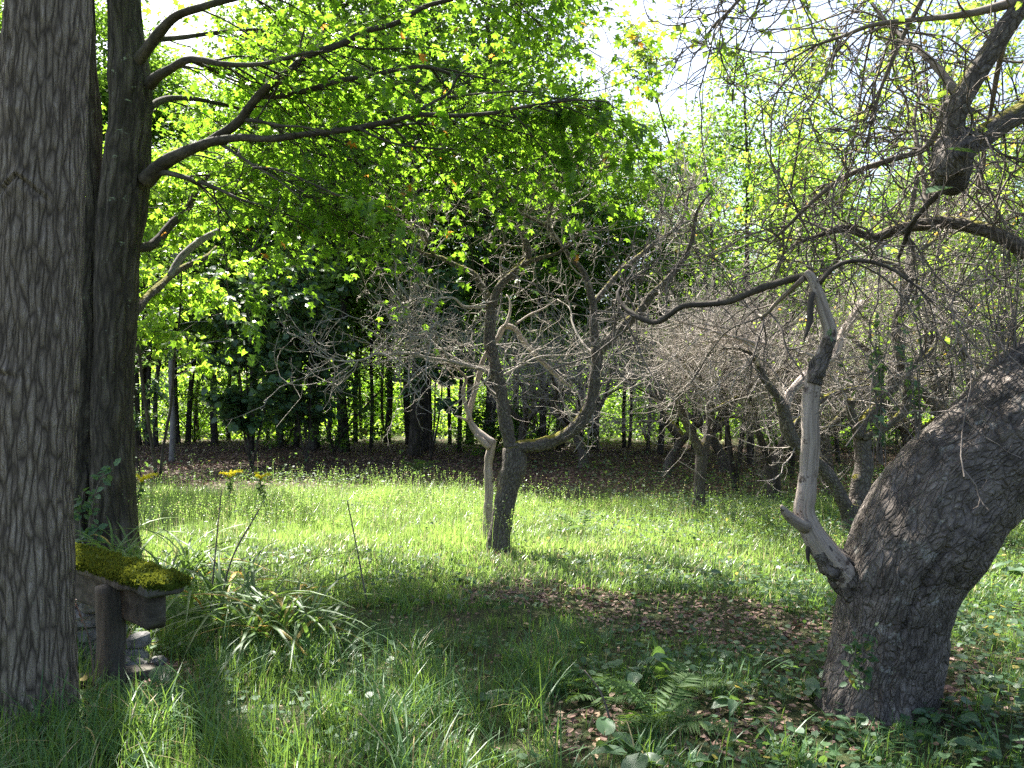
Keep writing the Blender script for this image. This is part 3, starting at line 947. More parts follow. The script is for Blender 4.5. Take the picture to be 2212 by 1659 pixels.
big, bbase, bpaths = apple_tree(
    "massive old apple tree with rough leaning trunk and a pale dead limb", W(1893, 1520, DB)[:2],
    [(1888, 1535, 222), (1896, 1480, 205), (1918, 1380, 205), (1934, 1300, 214), (1957, 1215, 228), (2003, 1130, 244), (2080, 1036, 250), (2200, 915, 228), (2330, 790, 200), (2440, 660, 176), (2500, 520, 150)],
    [
        # pale dead limb and its dark branch
        (Z9([(1420, 760, 90), (1300, 640, 150), (1180, 540, 170), (1080, 440, 172), (985, 330, 168), (900, 220, 150), (830, 110, 140), (790, 0, 128), (800, -120, 122), (818, -300, 108), (830, -460, 100), (828, -650, 98), (850, -850, 98), (905, -1010, 92), (955, -1150, 86), (915, -1300, 72), (872, -1430, 64), (838, -1515, 56), (800, -1560, 36)]), DB, DB - .05, 'dead_wood', 1),
        (Z9([(800, 90, 90), (730, 60, 74), (680, 20, 62), (655, -10, 48), (640, -40, 20)]), DB - .05, DB - .15, 'dead_wood', 1),
        (Z6([(845, 150, 52), (780, 130, 50), (700, 150, 46), (560, 190, 50), (430, 240, 50), (300, 292, 46), (150, 312, 42), (0, 322, 38), (-110, 400, 44), (-180, 430, 40), (-280, 400, 36), (-370, 340, 32), (-420, 260, 24), (-400, 200, 18), (-300, 130, 12), (-180, 60, 6)]), DB - .05, 5.6, 'maple_limb'),
        (Z6([(880, 190, 30), (960, 90, 30), (1060, 36, 28), (1200, 34, 26), (1350, 80, 24), (1450, 150, 20), (1530, 210, 12), (1640, 330, 6)]), DB - .05, 4.0, 'maple_limb'),
        (Z6([(790, 140, 34), (700, 220, 30), (600, 310, 27), (510, 395, 22), (400, 300, 10)]), DB, 4.9, 'dead_wood'),
        (Z6([(840, 235, 40), (825, 330, 50), (830, 400, 44), (810, 480, 24), (790, 540, 8)]), DB - .07, DB - .09, 'maple_limb', 1),
        # knot and the two limbs that meet in it
        (ident([(2500, 520, 120), (2440, 330, 80), (2360, 235, 62), (2280, 215, 54), (2212, 240, 50), (2130, 290, 48), (2075, 330, 44)]), DB, 4.1, 'apple_bark'),
        (ident([(2074, 285, 50), (2064, 318, 82), (2052, 350, 92), (2058, 378, 84), (2064, 394, 64), (2066, 399, 40)]), 4.1, 4.04, 'big_apple_bark', 2),
        (ident([(2064, 345, 52), (2058, 295, 46), (2066, 245, 45), (2092, 187, 46), (2158, 83, 44), (2212, 0, 42), (2290, -120, 38), (2340, -300, 30), (2300, -480, 18)]), 4.1, 3.9, 'apple_bark'),
        (ident([(2100, 240, 15), (2048, 220, 15), (2030, 270, 14), (1997, 322, 14), (1942, 340, 14), (1858, 367, 12), (1808, 393, 11), (1758, 433, 9), (1700, 490, 7), (1660, 530, 4)]), 4.1, 5.2, 'live_twig'),
        (ident([(2060, 385, 10), (2045, 402, 13), (2008, 437, 13), (1972, 480, 12), (1955, 520, 10), (1940, 560, 6)]), 4.1, 4.6, 'maple_limb'),
        # long level limb
        (ident([(2420, 720, 52), (2290, 600, 42), (2212, 540, 36), (2150, 505, 32), (2090, 487, 30), (2042, 480, 30), (1975, 487, 28), (1925, 500, 24), (1885, 513, 18), (1825, 493, 17), (1775, 507, 11), (1708, 530, 6)]), DB, 5.2, 'apple_bark'),
        (ident([(1990, 487, 14), (2000, 420, 12), (1985, 330, 10), (1975, 260, 8), (1990, 180, 5)]), 4.9, 5.4, 'live_twig'),
        # overhead limbs that droop into the picture
        (ident([(2212, 0, 26), (2090, 30, 16), (2008, 40, 13), (1890, 53, 10), (1825, 77, 8), (1758, 100, 6), (1690, 140, 4)]), 3.95, 4.8, 'live_twig'),
        (ident([(2340, -300, 26), (2150, -260, 20), (1950, -200, 16), (1780, -120, 12), (1640, -40, 8), (1540, 60, 5)]), 3.9, 4.9, 'live_twig'),
        (ident([(2150, -250, 16), (2060, -120, 13), (1960, 60, 10), (1900, 200, 7), (1870, 320, 4)]), 4.0, 4.6, 'live_twig'),
        (ident([(2300, -200, 18), (2180, 60, 13), (2140, 240, 10), (2110, 420, 6)]), 3.9, 4.9, 'live_twig'),
        (ident([(2080, 215, 20), (2010, 130, 14), (1960, 90, 11), (1900, 30, 8), (1840, -60, 5)]), 4.05, 5.0, 'live_twig'),
        (ident([(2500, 500, 70), (2560, 200, 56), (2600, -200, 44), (2500, -700, 30), (2300, -1100, 16)]), DB, 4.0, 'apple_bark'),
        (ident([(2600, -200, 36), (2400, -700, 28), (2000, -1000, 20), (1600, -1200, 10)]), 4.2, 3.2, 'apple_bark'),
    ],
    ('big_apple_bark', 'live_twig'),
    dict(n1=330, l1=(.35, 1.1), n2=1700, l2=(.12, .5), n3=3200, l3=(.03, .12), up=-.05, r1=.007),
    (200, 900, .045, 2.6), DB, dict(sides=180, step=.009, n=None, lump=.04, freq=3, disp=bark_plates, flare=.07))

# bark curls left on the dead limb, knotty collar and hanging strips
bt = Buf()
for x, y, L in ((812, 185, 150),):
    p, r = limb_pts(Z9([(x + 20, y - 20, 40), (x - 4, y + L * .5, 30), (x + 8, y + L, 8)]), DB - .03)
    tube(bt, p, r, sides=7, step=.02, lump=.3, freq=20)
put("bark_strip", bt.mesh("bark_strip", M['maple_limb'], bbase), big)
bt = Buf()
p, r = limb_pts(Z6([(850, 830, 104), (880, 720, 112), (925, 620, 108), (945, 540, 96)]), DB - .05)
tube(bt, p, r * .93, sides=40, step=.008, lump=.34, freq=24)
put("bark_sleeve", bt.mesh("bark_sleeve", M['big_apple_bark'], bbase), big)
bt = Buf()
p, r = limb_pts(Z9([(1360, 700, 150), (1230, 580, 215), (1110, 470, 232), (1010, 360, 205), (930, 262, 158), (880, 190, 122), (855, 140, 90)]), DB + .02, DB - .02)
tube(bt, p, r, sides=54, step=.010, lump=.20, freq=18, disp=lambda th, s, rr: .012 * vnoise(np.stack([np.cos(th) * 3, np.sin(th) * 3, s * 9], -1), 91), seed=4)
put("branch_collar", bt.mesh("branch_collar", M['big_apple_bark'], bbase), big)
# water sprouts on the upper side of the trunk
wood, leaf = Buf(), Buf()
for (x0, y0, n, sp, top) in ((2165, 775, 10, 50, 330), (2195, 760, 8, 40, 380), (1900, 985, 10, 60, 330), (1975, 930, 6, 40, 300), (2088, 838, 3, 30, 330)):
    st = np.array([W(x0 + RG.uniform(-14, 14), y0 + 10 + RG.uniform(-5, 12), 4.38) for _ in range(n)])
    dr = np.array([[RG.normal(-.05, .14), RG.normal(0, .12), 1.0] for _ in range(n)])
    L = RG.uniform(.5, 1.0, n) * top / 380 * 1.0
    Pn = walk(st, dr, L, 7, .06, (0, 0, .03))
    tubes(wood, Pn, RG.uniform(.003, .006, n), np.full(n, .0015), 4)
    if x0 < 2060:
        q, t_, _ = along(Pn, n * 9, .15, 1.0)
        ax_ = unit(rdir(len(q)) + np.array([0, 0, .3]))
        leaves(leaf, q, ax_, unit(rdir(len(q)) * .5 + np.array([0, 0, 1.0])), .045 * RG.uniform(.7, 1.3, len(q)), 'oval')
put("water_sprouts", wood.mesh("water_sprouts", M['live_twig'], bbase), big, kind="stuff")
put("sprout_leaves", leaf.mesh("sprout_leaves", M['broad_leaf'], bbase), big, kind="stuff")
# two big pale leaves hanging by the knot
for x, y, s_, ax_ in ((2045, 322, .14, (1, -.2, -.12)), (2000, 418, .15, (1, .1, .32))):
    lf = Buf()
    leaves(lf, np.array([W(x, y, 3.9)]), np.array([ax_], float), np.array([[.1, -.35, 1.0]]), s_, 'oval')
    put("leaf", lf.mesh("hanging_leaf", M['broad_leaf'], bbase), big)

DY = 10.3
apple_tree(
    "twin-stemmed apple tree with pale sawn stub rising behind the massive trunk", W(1830, 1150, DY)[:2],
    [(1836, 1160, 46), (1840, 1130, 44), (1846, 1090, 40)],
    [
        (Z6([(1120, 1720, 125), (1135, 1600, 120), (1160, 1450, 122), (1175, 1300, 112), (1155, 1160, 108), (1180, 1090, 92), (1300, 930, 80), (1380, 800, 76), (1400, 650, 74), (1390, 450, 70), (1440, 250, 72), (1470, 100, 66), (1475, -40, 54), (1450, -150, 44), (1500, -400, 30), (1540, -650, 18), (1560, -800, 8)]), DY, DY + .4),
        (Z6([(1150, 1170, 66), (1108, 1080, 58), (1085, 990, 50), (1092, 935, 56)]), DY, DY - .15),
        (Z6([(1170, 1180, 50), (1240, 1145, 48), (1330, 1100, 54), (1440, 1000, 58), (1460, 870, 52), (1470, 750, 36), (1600, 560, 18), (1620, 400, 8)]), DY, DY - .5),
        (Z6([(1080, 1720, 85), (1050, 1600, 88), (930, 1400, 84), (800, 1280, 82), (720, 1200, 88), (675, 1110, 88), (655, 990, 74), (620, 920, 52), (530, 800, 44), (485, 700, 36), (425, 625, 26), (290, 598, 16), (150, 640, 8)]), DY, DY - .6),
        (Z6([(660, 1000, 60), (690, 900, 58), (760, 820, 58), (850, 730, 54), (980, 640, 52), (1030, 520, 50), (1140, 330, 46), (1155, 305, 44)]), DY - .2, DY + .3, 'dead_wood'),
        (Z6([(1130, 340, 14), (1180, 300, 14), (1230, 262, 8)]), DY + .3, DY + .3, 'dead_wood'),
        (Z6([(490, 710, 30), (470, 580, 26), (400, 545, 22), (200, 490, 18), (0, 430, 10), (-80, 410, 5)]), DY - .5, DY - .9, 'dead_wood'),
        (Z6([(880, 660, 22), (700, 600, 20), (460, 555, 18), (300, 540, 12), (100, 560, 6)]), DY - .1, DY - .6, 'dead_wood'),
        (Z6([(700, 1110, 30), (820, 1000, 34), (950, 905, 34), (1100, 860, 26), (1250, 830, 14)]), DY - .2, DY + .6),
        (Z6([(1400, 700, 34), (1520, 680, 30), (1620, 600, 26), (1680, 450, 18), (1780, 380, 8)]), DY, DY + .5),
        (Z6([(1460, 150, 30), (1380, 60, 24), (1250, 20, 18), (1120, -80, 12), (1000, -200, 7)]), DY, DY - .8),
        (Z6([(1475, 0, 30), (1600, -80, 26), (1760, -200, 18), (1900, -330, 10)]), DY + .2, DY + .8),
    ],
    ('apple_bark', 'dead_twig'),
    dict(n1=300, l1=(.4, 1.2), n2=1700, l2=(.15, .5), n3=4500, l3=(.03, .14)),
    (120, 700, .045, 2.6), DY)

D3 = 12.1
apple_tree(
    "slim forked apple tree with grey lichened bark at the meadow's shady far side", W(1509, 1106, D3)[:2],
    [(1509, 1112, 30), (1510, 1080, 26), (1511, 1040, 25), (1515, 1000, 25), (1518, 975, 24)],
    [
        (Z6([(125, 1290, 66), (80, 1200, 58), (30, 1100, 54), (-15, 1000, 46), (-40, 900, 36), (20, 780, 24), (60, 650, 14), (40, 520, 7)]), D3, D3 - .3),
        (Z6([(130, 1280, 62), (165, 1150, 60), (185, 1000, 58), (175, 900, 46), (215, 830, 40), (280, 730, 34), (350, 620, 28), (400, 500, 18), (470, 380, 9)]), D3, D3 + .4),
        (Z6([(180, 1010, 34), (300, 950, 34), (420, 880, 30), (500, 790, 18), (620, 740, 9)]), D3, D3 - .4),
        (Z6([(190, 960, 30), (120, 850, 22), (100, 760, 15), (-60, 640, 8)]), D3, D3 - 1.2),
    ],
    ('apple_bark', 'dead_twig'),
    dict(n1=240, l1=(.5, 1.5), n2=1500, l2=(.2, .6), n3=3000, l3=(.04, .16), r1=.012),
    (30, 160, .05, 2.8), D3)
D4 = 13.8
apple_tree(
    "dark short-trunked apple tree splitting low into two stems", W(1672, 1076, D4)[:2],
    [(1673, 1082, 34), (1672, 1060, 30), (1671, 1030, 30), (1668, 1005, 30)],
    [
        (Z6([(585, 1390, 60), (560, 1310, 54), (520, 1230, 46), (480, 1100, 40), (450, 950, 34), (420, 800, 24), (330, 650, 14), (300, 500, 7)]), D4, D4 - .5),
        (Z6([(590, 1390, 60), (620, 1290, 54), (650, 1200, 46), (700, 1080, 36), (780, 900, 26), (860, 760, 14), (900, 600, 7)]), D4, D4 + .5),
    ],
    ('maple_limb', 'dead_twig'),
    dict(n1=220, l1=(.5, 1.6), n2=1400, l2=(.2, .6), n3=2600, l3=(.04, .16), r1=.012),
    (40, 200, .05, 2.6), D4)

# pale snag beside the central tree
DS = 9.5
base = G(*W(1052, 1150, DS)[:2])
snag = thing("dead_snag", "pale barkless dead stem with crooked limbs beside the mossy apple trunk", "dead tree", base)
for nm, pts, d0, d1 in (
        ("stem", Z5([(948, 1800, 58), (950, 1660, 56), (958, 1500, 60), (952, 1350, 52), (972, 1245, 58), (985, 1195, 40)]), DS, DS - .1),
        ("limb", Z5([(990, 1215, 50), (900, 1160, 58), (842, 1085, 42), (828, 1020, 36), (860, 900, 36), (890, 780, 36), (930, 650, 32), (1010, 540, 36), (1055, 460, 38), (1120, 470, 36), (1180, 550, 35), (1240, 620, 34), (1380, 760, 28), (1490, 850, 16)]), DS - .1, DS + .4),
        ("limb", Z5([(835, 1060, 30), (790, 900, 26), (808, 795, 20), (760, 740, 14), (700, 700, 9), (660, 690, 4)]), DS - .1, DS - .3),
        ("stub", Z5([(820, 1070, 18), (780, 1050, 14), (735, 1035, 5)]), DS - .1, DS - .2),
        ("stub", Z5([(960, 1240, 50), (900, 1190, 40), (870, 1160, 26)]), DS - .1, DS - .2),
        ("limb", Z5([(1060, 460, 24), (1090, 380, 20), (1095, 300, 14), (1070, 250, 7)]), DS, DS + .2),
        ("limb", Z5([(1130, 440, 16), (1220, 380, 14), (1310, 340, 11), (1390, 285, 6)]), DS, DS + .3)):
    P, R_ = limb_pts(pts, d0, d1)
    if nm == "stem":
        P[0][2] = base[2] - .05
    bt = Buf()
    tube(bt, P, R_, sides=14, step=.03, lump=.14, freq=10)
    put(nm, bt.mesh("snag_" + nm, M['dead_wood'], base), snag)


# ------------------------------------------------------------------ more old apple trees, farther back
def generic_apple(seed, leafy):
    t = thing("apple_tree", "bare twiggy old apple tree in the tangled row before the woods", "tree", (0, 0, 0), "apple trees standing behind the fallen limbs")
    bt = Buf()
    h = RG.uniform(.8, 1.2)
    lean = RG.normal(0, .12, 2)
    paths = []
    top = np.array([lean[0] * h, lean[1] * h, h])
    tube(bt, [(0, 0, -.08), (lean[0] * .3 * h, lean[1] * .2 * h, h * .4), top], [.13, .105, .105], sides=14, step=.07, lump=.14, freq=7, flare=.15)
    put("trunk", bt.mesh("apple_trunk", M['apple_bark']), t)
    n = 4
    for q in range(n):
        a = q / n * 6.28 + RG.uniform(-.5, .5)
        L = RG.uniform(2.3, 3.3)
        Pk = walk((top - [0, 0, .08])[None], np.array([[math.cos(a), math.sin(a), RG.uniform(.5, 1.1)]]), np.array([L]), 9, .22, (0, 0, .09))[0]
        bt = Buf()
        m = tube(bt, Pk, np.linspace(.075, .014, 9), sides=9, step=.08, lump=.15, freq=8)
        paths.append(m)
        for w in range(3):
            i = int(len(m[0]) * RG.uniform(.25, .8))
            Pk2 = walk(m[0][i][None], rdir(1) * [1, 1, .5] + [[0, 0, .25]], np.array([RG.uniform(1.0, 1.9)]), 7, .24, (0, 0, .04))[0]
            paths.append(tube(bt, Pk2, np.linspace(m[1][i] * .6, .006, 7), sides=6, step=.09))
        put("limb", bt.mesh("apple_limb", M['apple_bark']), t)
    wood = Buf()
    P1, P2, P3 = twiggy(wood, paths, 190, (.5, 1.4), 1300, (.2, .6), 2400, (.04, .15), up=.05, r1=.010)
    put("twigs", wood.mesh("apple_twigs", M['dead_twig']), t, kind="stuff")
    leaf = Buf()
    twig_leaves(leaf, P2, leafy, .06, 1.9)
    put("leaves", leaf.mesh("apple_leaves", M['apple_leaf']), t, kind="stuff")
    return t


ap = [generic_apple(q, n) for q, n in enumerate((700, 1400, 2400))]
spots = [(3.3, 17.6), (5.6, 14.6), (7.6, 12.4), (4.9, 19.0), (8.2, 16.6), (10.4, 14.0), (1.7, 19.6), (9.6, 20.0), (12.2, 18.0), (6.7, 18.2), (0.2, 20.8), (6.4, 11.2)]
for q, (x, y) in enumerate(spots):
    s = RG.uniform(.92, 1.12)
    if q < 3:
        ap[q].location = G(x, y)
        ap[q].rotation_euler = (0, 0, RG.uniform(0, 6.28))
        ap[q].scale = (s, s, s)
    else:
        dup(ap[q % 3], G(x, y), RG.uniform(0, 6.28), s)


# ------------------------------------------------------------------ woodland
def crown_pts(H, z0, rad, n):
    z = z0 + (H - z0) * RG.beta(1.2, 1.3, n)
    u = (z - z0) / (H - z0)
    rr = rad * np.sqrt(np.clip(1 - (1.7 * (u - .42)) ** 2, .05, 1)) * np.sqrt(RG.uniform(.1, 1, n))
    a = RG.uniform(0, 6.28, n)
    return np.stack([rr * np.cos(a), rr * np.sin(a), z], 1)


def forest_tree(name, label, group, H, r, z0, rad, nc, per, size, mat='forest_bark', stems=1, lm='forest_leaf'):
    t = thing(name, label, "tree", (0, 0, 0), group)
    bt = Buf()
    for k in range(stems):
        off = np.array([k * .35 - .17 * (stems - 1), 0, 0])
        ln = (k - .5 * (stems - 1)) * .09
        m = 8
        P = np.stack([off[0] + ln * np.linspace(0, H * .9, m) + np.cumsum(RG.normal(0, .06, m)), np.cumsum(RG.normal(0, .06, m)), np.linspace(-.1, H * .92, m)], 1)
        C = tube(bt, P, r * np.linspace(1, .25, m), sides=12, step=.22, lump=.07, freq=3, flare=.25)
        nb = 16
        q, tt, rr = paths_sample([C], nb, .18, .85)
        a = RG.uniform(0, 6.28, nb)
        Pb = walk(q, np.stack([np.cos(a), np.sin(a), RG.uniform(.2, .9, nb)], 1), RG.uniform(.8, 2.2, nb), 6, .18, (0, 0, .03))
        tubes(bt, Pb, RG.uniform(.015, .04, nb), np.full(nb, .005), 5)
    put("trunk", bt.mesh("woodland_trunk", M[mat]), t)
    lf = Buf()
    cloud(lf, crown_pts(H, z0, rad, nc), .85, per, size, 'kite', .38, .45)
    put("crown", lf.mesh("woodland_crown", M[lm]), t, kind="stuff")
    return t


GW = "woodland trees behind the meadow"
LT = {'thick': "tall thick dark-trunked tree in the shady wood behind the meadow",
      'slim': "slender pole-like dark tree in the shady wood behind the meadow",
      'twin': "dark tree with twin stems in the shady wood behind the meadow"}
proto = {
    'thick': [forest_tree("woodland_tree", LT['thick'], GW, 15.0, .155, 3.2, 2.9, 135, 100, .15), forest_tree("woodland_tree", LT['thick'], GW, 14.0, .135, 2.8, 2.7, 125, 100, .15)],
    'slim': [forest_tree("woodland_pole", LT['slim'], "slender trees in the wood", 12.5, .09, 3.4, 1.8, 70, 100, .14), forest_tree("woodland_pole", LT['slim'], "slender trees in the wood", 11.0, .07, 2.2, 1.7, 65, 100, .14)],
    'twin': [forest_tree("twin_stemmed_tree", LT['twin'], "twin-stemmed trees in the wood", 13.5, .10, 3.2, 2.4, 100, 100, .15, stems=2)],
}
used = {}
relabel = []


def plant_tree(kind, x, y, sc=1.0):
    v = int(RG.integers(0, len(proto[kind])))
    t = proto[kind][v]
    loc = G(x, y)
    rz = RG.uniform(0, 6.28)
    if (kind, v) not in used:
        used[(kind, v)] = 1
        t.location = loc
        t.rotation_euler = (0, 0, rz)
        t.scale = (sc, sc, sc)
        return t
    return dup(t, loc, rz, sc)


seen = [('thick', 215, 962, 1.1), ('thick', 160, 970, 1.1), ('slim', 255, 966, 1.1), ('thick', 60, 965, 1.15), ('thick', -80, 970, 1.1), ('thick', 293, 965, 1), ('slim', 318, 966, 1), ('slim', 335, 968, 1), ('twin', 400, 962, 1), ('slim', 425, 955, 1), ('thick', 455, 964, .8), ('slim', 492, 955, 1),
        ('slim', 520, 950, 1), ('thick', 547, 976, .95), ('slim', 575, 955, 1), ('thick', 608, 960, .9), ('slim', 632, 955, 1), ('thick', 680, 974, 1.15), ('slim', 712, 958, 1),
        ('thick', 747, 978, 1.25), ('slim', 770, 960, 1), ('slim', 797, 970, 1), ('slim', 830, 955, 1), ('thick', 914, 990, 1.2), ('thick', 932, 974, 1.2), ('slim', 965, 965, 1),
        ('slim', 1000, 980, 1), ('thick', 1066, 985, 1.05), ('slim', 1137, 950, 1), ('slim', 1149, 952, 1), ('thick', 1168, 984, .75), ('slim', 1204, 972, .9), ('slim', 1257, 978, .9),
        ('thick', 1292, 972, .7), ('slim', 1349, 968, .8), ('slim', 1361, 970, .85), ('slim', 1402, 980, .8), ('thick', 1426, 984, .7), ('thick', 1615, 1004, .72), ('slim', 1568, 975, .8),
        ('slim', 1805, 1000, .8), ('thick', 1700, 975, .7), ('slim', 1500, 975, .8), ('slim', 1760, 970, .8), ('thick', 2010, 985, .7), ('slim', 1930, 965, .85), ('thick', 2160, 975, .7)]
NAMED = {1066: "thick dark trunk right behind the mossy forked apple tree", 1615: "thick black trunk behind the slim forked apple tree",
         547: "tall dark trunk rising through the big-leaved sapling", 747: "stout dark trunk behind the bare low apple limb",
         914: "stouter trunk of the close pair before the darkest wood", 932: "rear trunk of the close pair before the darkest wood",
         1292: "short-crowned dark trunk seen under the curving apple limb", 680: "dark trunk beside the bushy big-leaved sapling",
         293: "dark trunk standing close to the two-stemmed maple's right edge"}
for kd, x, y, s in seen:
    d = 2851.0 / (y - 870)
    o = plant_tree(kd, (x - 1106) / F * d, d, s * (1.06 if x < 1100 else 1.05))
    relabel.append((o, NAMED.get(x)))
for q in range(34):
    y = RG.uniform(26, 35)
    x = RG.uniform(-.78, .78) * y
    plant_tree(['slim', 'slim', 'thick', 'twin'][int(RG.integers(0, 4))], x, y, RG.uniform(.85, 1.1) * (1.08 if x < -1 else .80))

t = forest_tree("birch_tree", "slim pale grey trunk leaning at the edge of the wood", None, 8.5, .085, 4.6, 1.6, 40, 90, .13, 'pale_bark')
d = 2851.0 / (1000 - 870)
t.location = G((366 - 1106) / F * d, d)
for ch in t.children:
    if ch.name.startswith("trunk"):
        ch.rotation_euler = (0, .02, 0)

for o, lb in relabel:
    if lb:
        o["label"] = lb

# trees at the far side of the wood and the sunlit shrubs before them
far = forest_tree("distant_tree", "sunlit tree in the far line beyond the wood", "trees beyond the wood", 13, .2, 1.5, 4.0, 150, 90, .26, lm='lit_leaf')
xs = np.linspace(-58, 58, 22)
for q, x in enumerate(xs):
    loc = G(x + RG.uniform(-1.5, 1.5), RG.uniform(60, 72))
    if q == 0:
        far.location = loc
    else:
        dup(far, loc, RG.uniform(0, 6.28), RG.uniform(.8, 1.1))


def shrub(label, cat, group, H, rad, nc, per, size, lm):
    t = thing("shrub", label, cat, (0, 0, 0), group)
    bt = Buf()
    n = 7
    a = RG.uniform(0, 6.28, n)
    P = walk(np.zeros((n, 3)), np.stack([np.cos(a) * .5, np.sin(a) * .5, np.ones(n)], 1), RG.uniform(.6, .9, n) * H, 6, .12)
    tubes(bt, P, np.full(n, .03), np.full(n, .008), 5)
    put("stems", bt.mesh("shrub_stems", M['forest_bark']), t)
    c = np.stack([RG.normal(0, rad * .55, nc), RG.normal(0, rad * .55, nc), RG.uniform(.08, 1, nc) * H], 1)
    c[:, 2] *= np.clip(1.1 - .3 * np.hypot(c[:, 0], c[:, 1]) / rad, .3, 1)
    lf = Buf()
    cloud(lf, c, .5, per, size, 'kite', .5, .5)
    put("foliage", lf.mesh("shrub_foliage", M[lm]), t, kind="stuff")
    return t


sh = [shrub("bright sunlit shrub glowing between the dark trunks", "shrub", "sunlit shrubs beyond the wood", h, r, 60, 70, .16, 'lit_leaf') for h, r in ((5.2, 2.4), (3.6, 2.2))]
for q in range(40):
    y = RG.uniform(36.5, 46)
    x = -32 + 64 * (q + RG.uniform(-.3, .3)) / 39
    if q < 2:
        sh[q].location = G(x, y)
    else:
        dup(sh[q % 2], G(x, y), RG.uniform(0, 6.28), RG.uniform(.8, 1.3))


GU = "leafy undergrowth bushes inside the wood"
us = [shrub("dark leafy bush growing under the woodland trees", "shrub", GU, h, r, 40, 70, .13, 'forest_leaf') for h, r in ((3.6, 1.3), (2.2, 1.2))]
for q in range(12):
    y = RG.uniform(24, 33)
    x = (-.70 + 1.4 * (q + RG.uniform(-.5, .5)) / 11) * y
    if q < 2:
        us[q].location = G(x, y)
    else:
        dup(us[q % 2], G(x, y), RG.uniform(0, 6.28), RG.uniform(.7, 1.3))

# saplings with big leaves in the shade, and a drooping light-catching one
def sapling(name, label, xy, H, z0, spread, nsec, nter, nleaf, kind, size, mat, lsec, droop=-.05, group=None, stem_r=.03):
    base = G(*xy)
    t = thing(name, label, "tree", base, group)
    bt = Buf()
    paths = []
    for k in range(3):
        a = RG.uniform(0, 6.28)
        P = walk(base[None] - [[0, 0, .05]], np.array([[math.cos(a) * spread, math.sin(a) * spread, 1]]), np.array([H]), 8, .07, (0, 0, .03))[0]
        paths.append(tube(bt, P, np.linspace(stem_r, .008, 8), sides=7, step=.12))
    put("trunk", bt.mesh("sapling_trunk", M['forest_bark'], base), t)
    wood, leaf = Buf(), Buf()
    foliate(wood, leaf, paths, nsec, lsec, nter, (.15, .5), nleaf, kind, size, z0 / H, droop, .12)
    put("twigs", wood.mesh("sapling_twigs", M['forest_bark'], base), t, kind="stuff")
    put("leaves", leaf.mesh("sapling_leaves", M[mat], base), t, kind="stuff")
    return t


sapling("young_basswood", "broad-leaved sapling spreading flat layers of big leaves in the shade", ((545 - 1106) / F * 19.5, 19.5), 4.6, .7, .22, 70, 7, 8, 'round', .17, 'broad_leaf', (.6, 1.7))
sapling("young_basswood", "bushy big-leaved sapling beside the thick trunk at the wood's edge", ((665 - 1106) / F * 20.5, 20.5), 4.2, .8, .25, 60, 7, 8, 'round', .17, 'broad_leaf', (.6, 1.6))
sapling("young_basswood", "low big-leaved sapling in the gap of the dark wood", ((930 - 1106) / F * 22, 22), 4.5, 1.2, .2, 45, 7, 8, 'round', .16, 'broad_leaf', (.5, 1.3))
sapling("young_hickory", "drooping sapling with glossy narrow leaves catching light beside the maple", ((345 - 1106) / F * 14.5, 14.5), 5.6, 2.0, .16, 80, 8, 9, 'kite', .13, 'lit_leaf', (.6, 1.5), -.16)
sapling("young_hickory", "small glossy-leaved sapling left of the pale leaning trunk", ((305 - 1106) / F * 17.5, 17.5), 3.6, .6, .2, 40, 7, 9, 'kite', .12, 'broad_leaf', (.5, 1.1), -.1)
GL = "tall leafy saplings above the apple trees"
for q, (x, y, H) in enumerate(((4.1, 15.2, 8.3), (7.3, 14.0, 8.8), (10.2, 16.0, 9.5), (5.9, 17.5, 8.6), (9.2, 12.3, 8.0))):
    sapling("tall_sapling", "thin tall tree with sparse bright leaves rising above the apple tangle", (x, y), H, 3.6, .14, 58, 8, 7, 'kite', .10, 'apple_leaf', (.7, 1.8), .02, GL, .05)

# ------------------------------------------------------------------ bench of mossy plank, post and beam
A = np.array([-3.12, 5.62])
Bp = np.array([-1.86, 4.50])


def slab(buf, A, B, z, hw, hh, n=40, sides=28, rough=.012, freq=9, power=4.0, ends=.04):
    A = np.append(A, z)
    B = np.append(B, z)
    t = unit(B - A)
    sd = np.cross(t, [0, 0, 1.0])
    L = np.linalg.norm(B - A)
    s = np.linspace(0, 1, n)
    th = np.linspace(0, 2 * math.pi, sides, endpoint=False)
    c, sn = np.cos(th), np.sin(th)
    e = 2 / power
    cx = np.sign(c) * np.abs(c) ** e * hw
    cz = np.sign(sn) * np.abs(sn) ** e * hh
    k = np.clip(np.minimum(s, 1 - s) * L / ends, 0, 1) ** .4
    k = np.clip(k, .55, 1)
    X = A + (B - A)[None, None] * s[:, None, None] + sd * (cx[None] * k[:, None])[..., None] + np.array([0, 0, 1.0]) * (cz[None] * k[:, None])[..., None]
    X = X + rough * np.stack([vnoise(X * freq, q) for q in (1, 2, 3)], -1)
    i = np.arange(n - 1)[:, None] * sides
    j = np.arange(sides)[None]
    Q = np.stack([i + j, i + (j + 1) % sides, i + sides + (j + 1) % sides, i + sides + j], -1)
    V = np.vstack([X.reshape(-1, 3), X[0].mean(0), X[-1].mean(0)])
    jj = np.arange(sides)
    T = np.vstack([np.stack([(jj + 1) % sides, jj, jj * 0 + n * sides], 1), np.stack([(n - 1) * sides + jj, (n - 1) * sides + (jj + 1) % sides, jj * 0 + n * sides + 1], 1)])
    buf.add(V, Q, T)
    return X


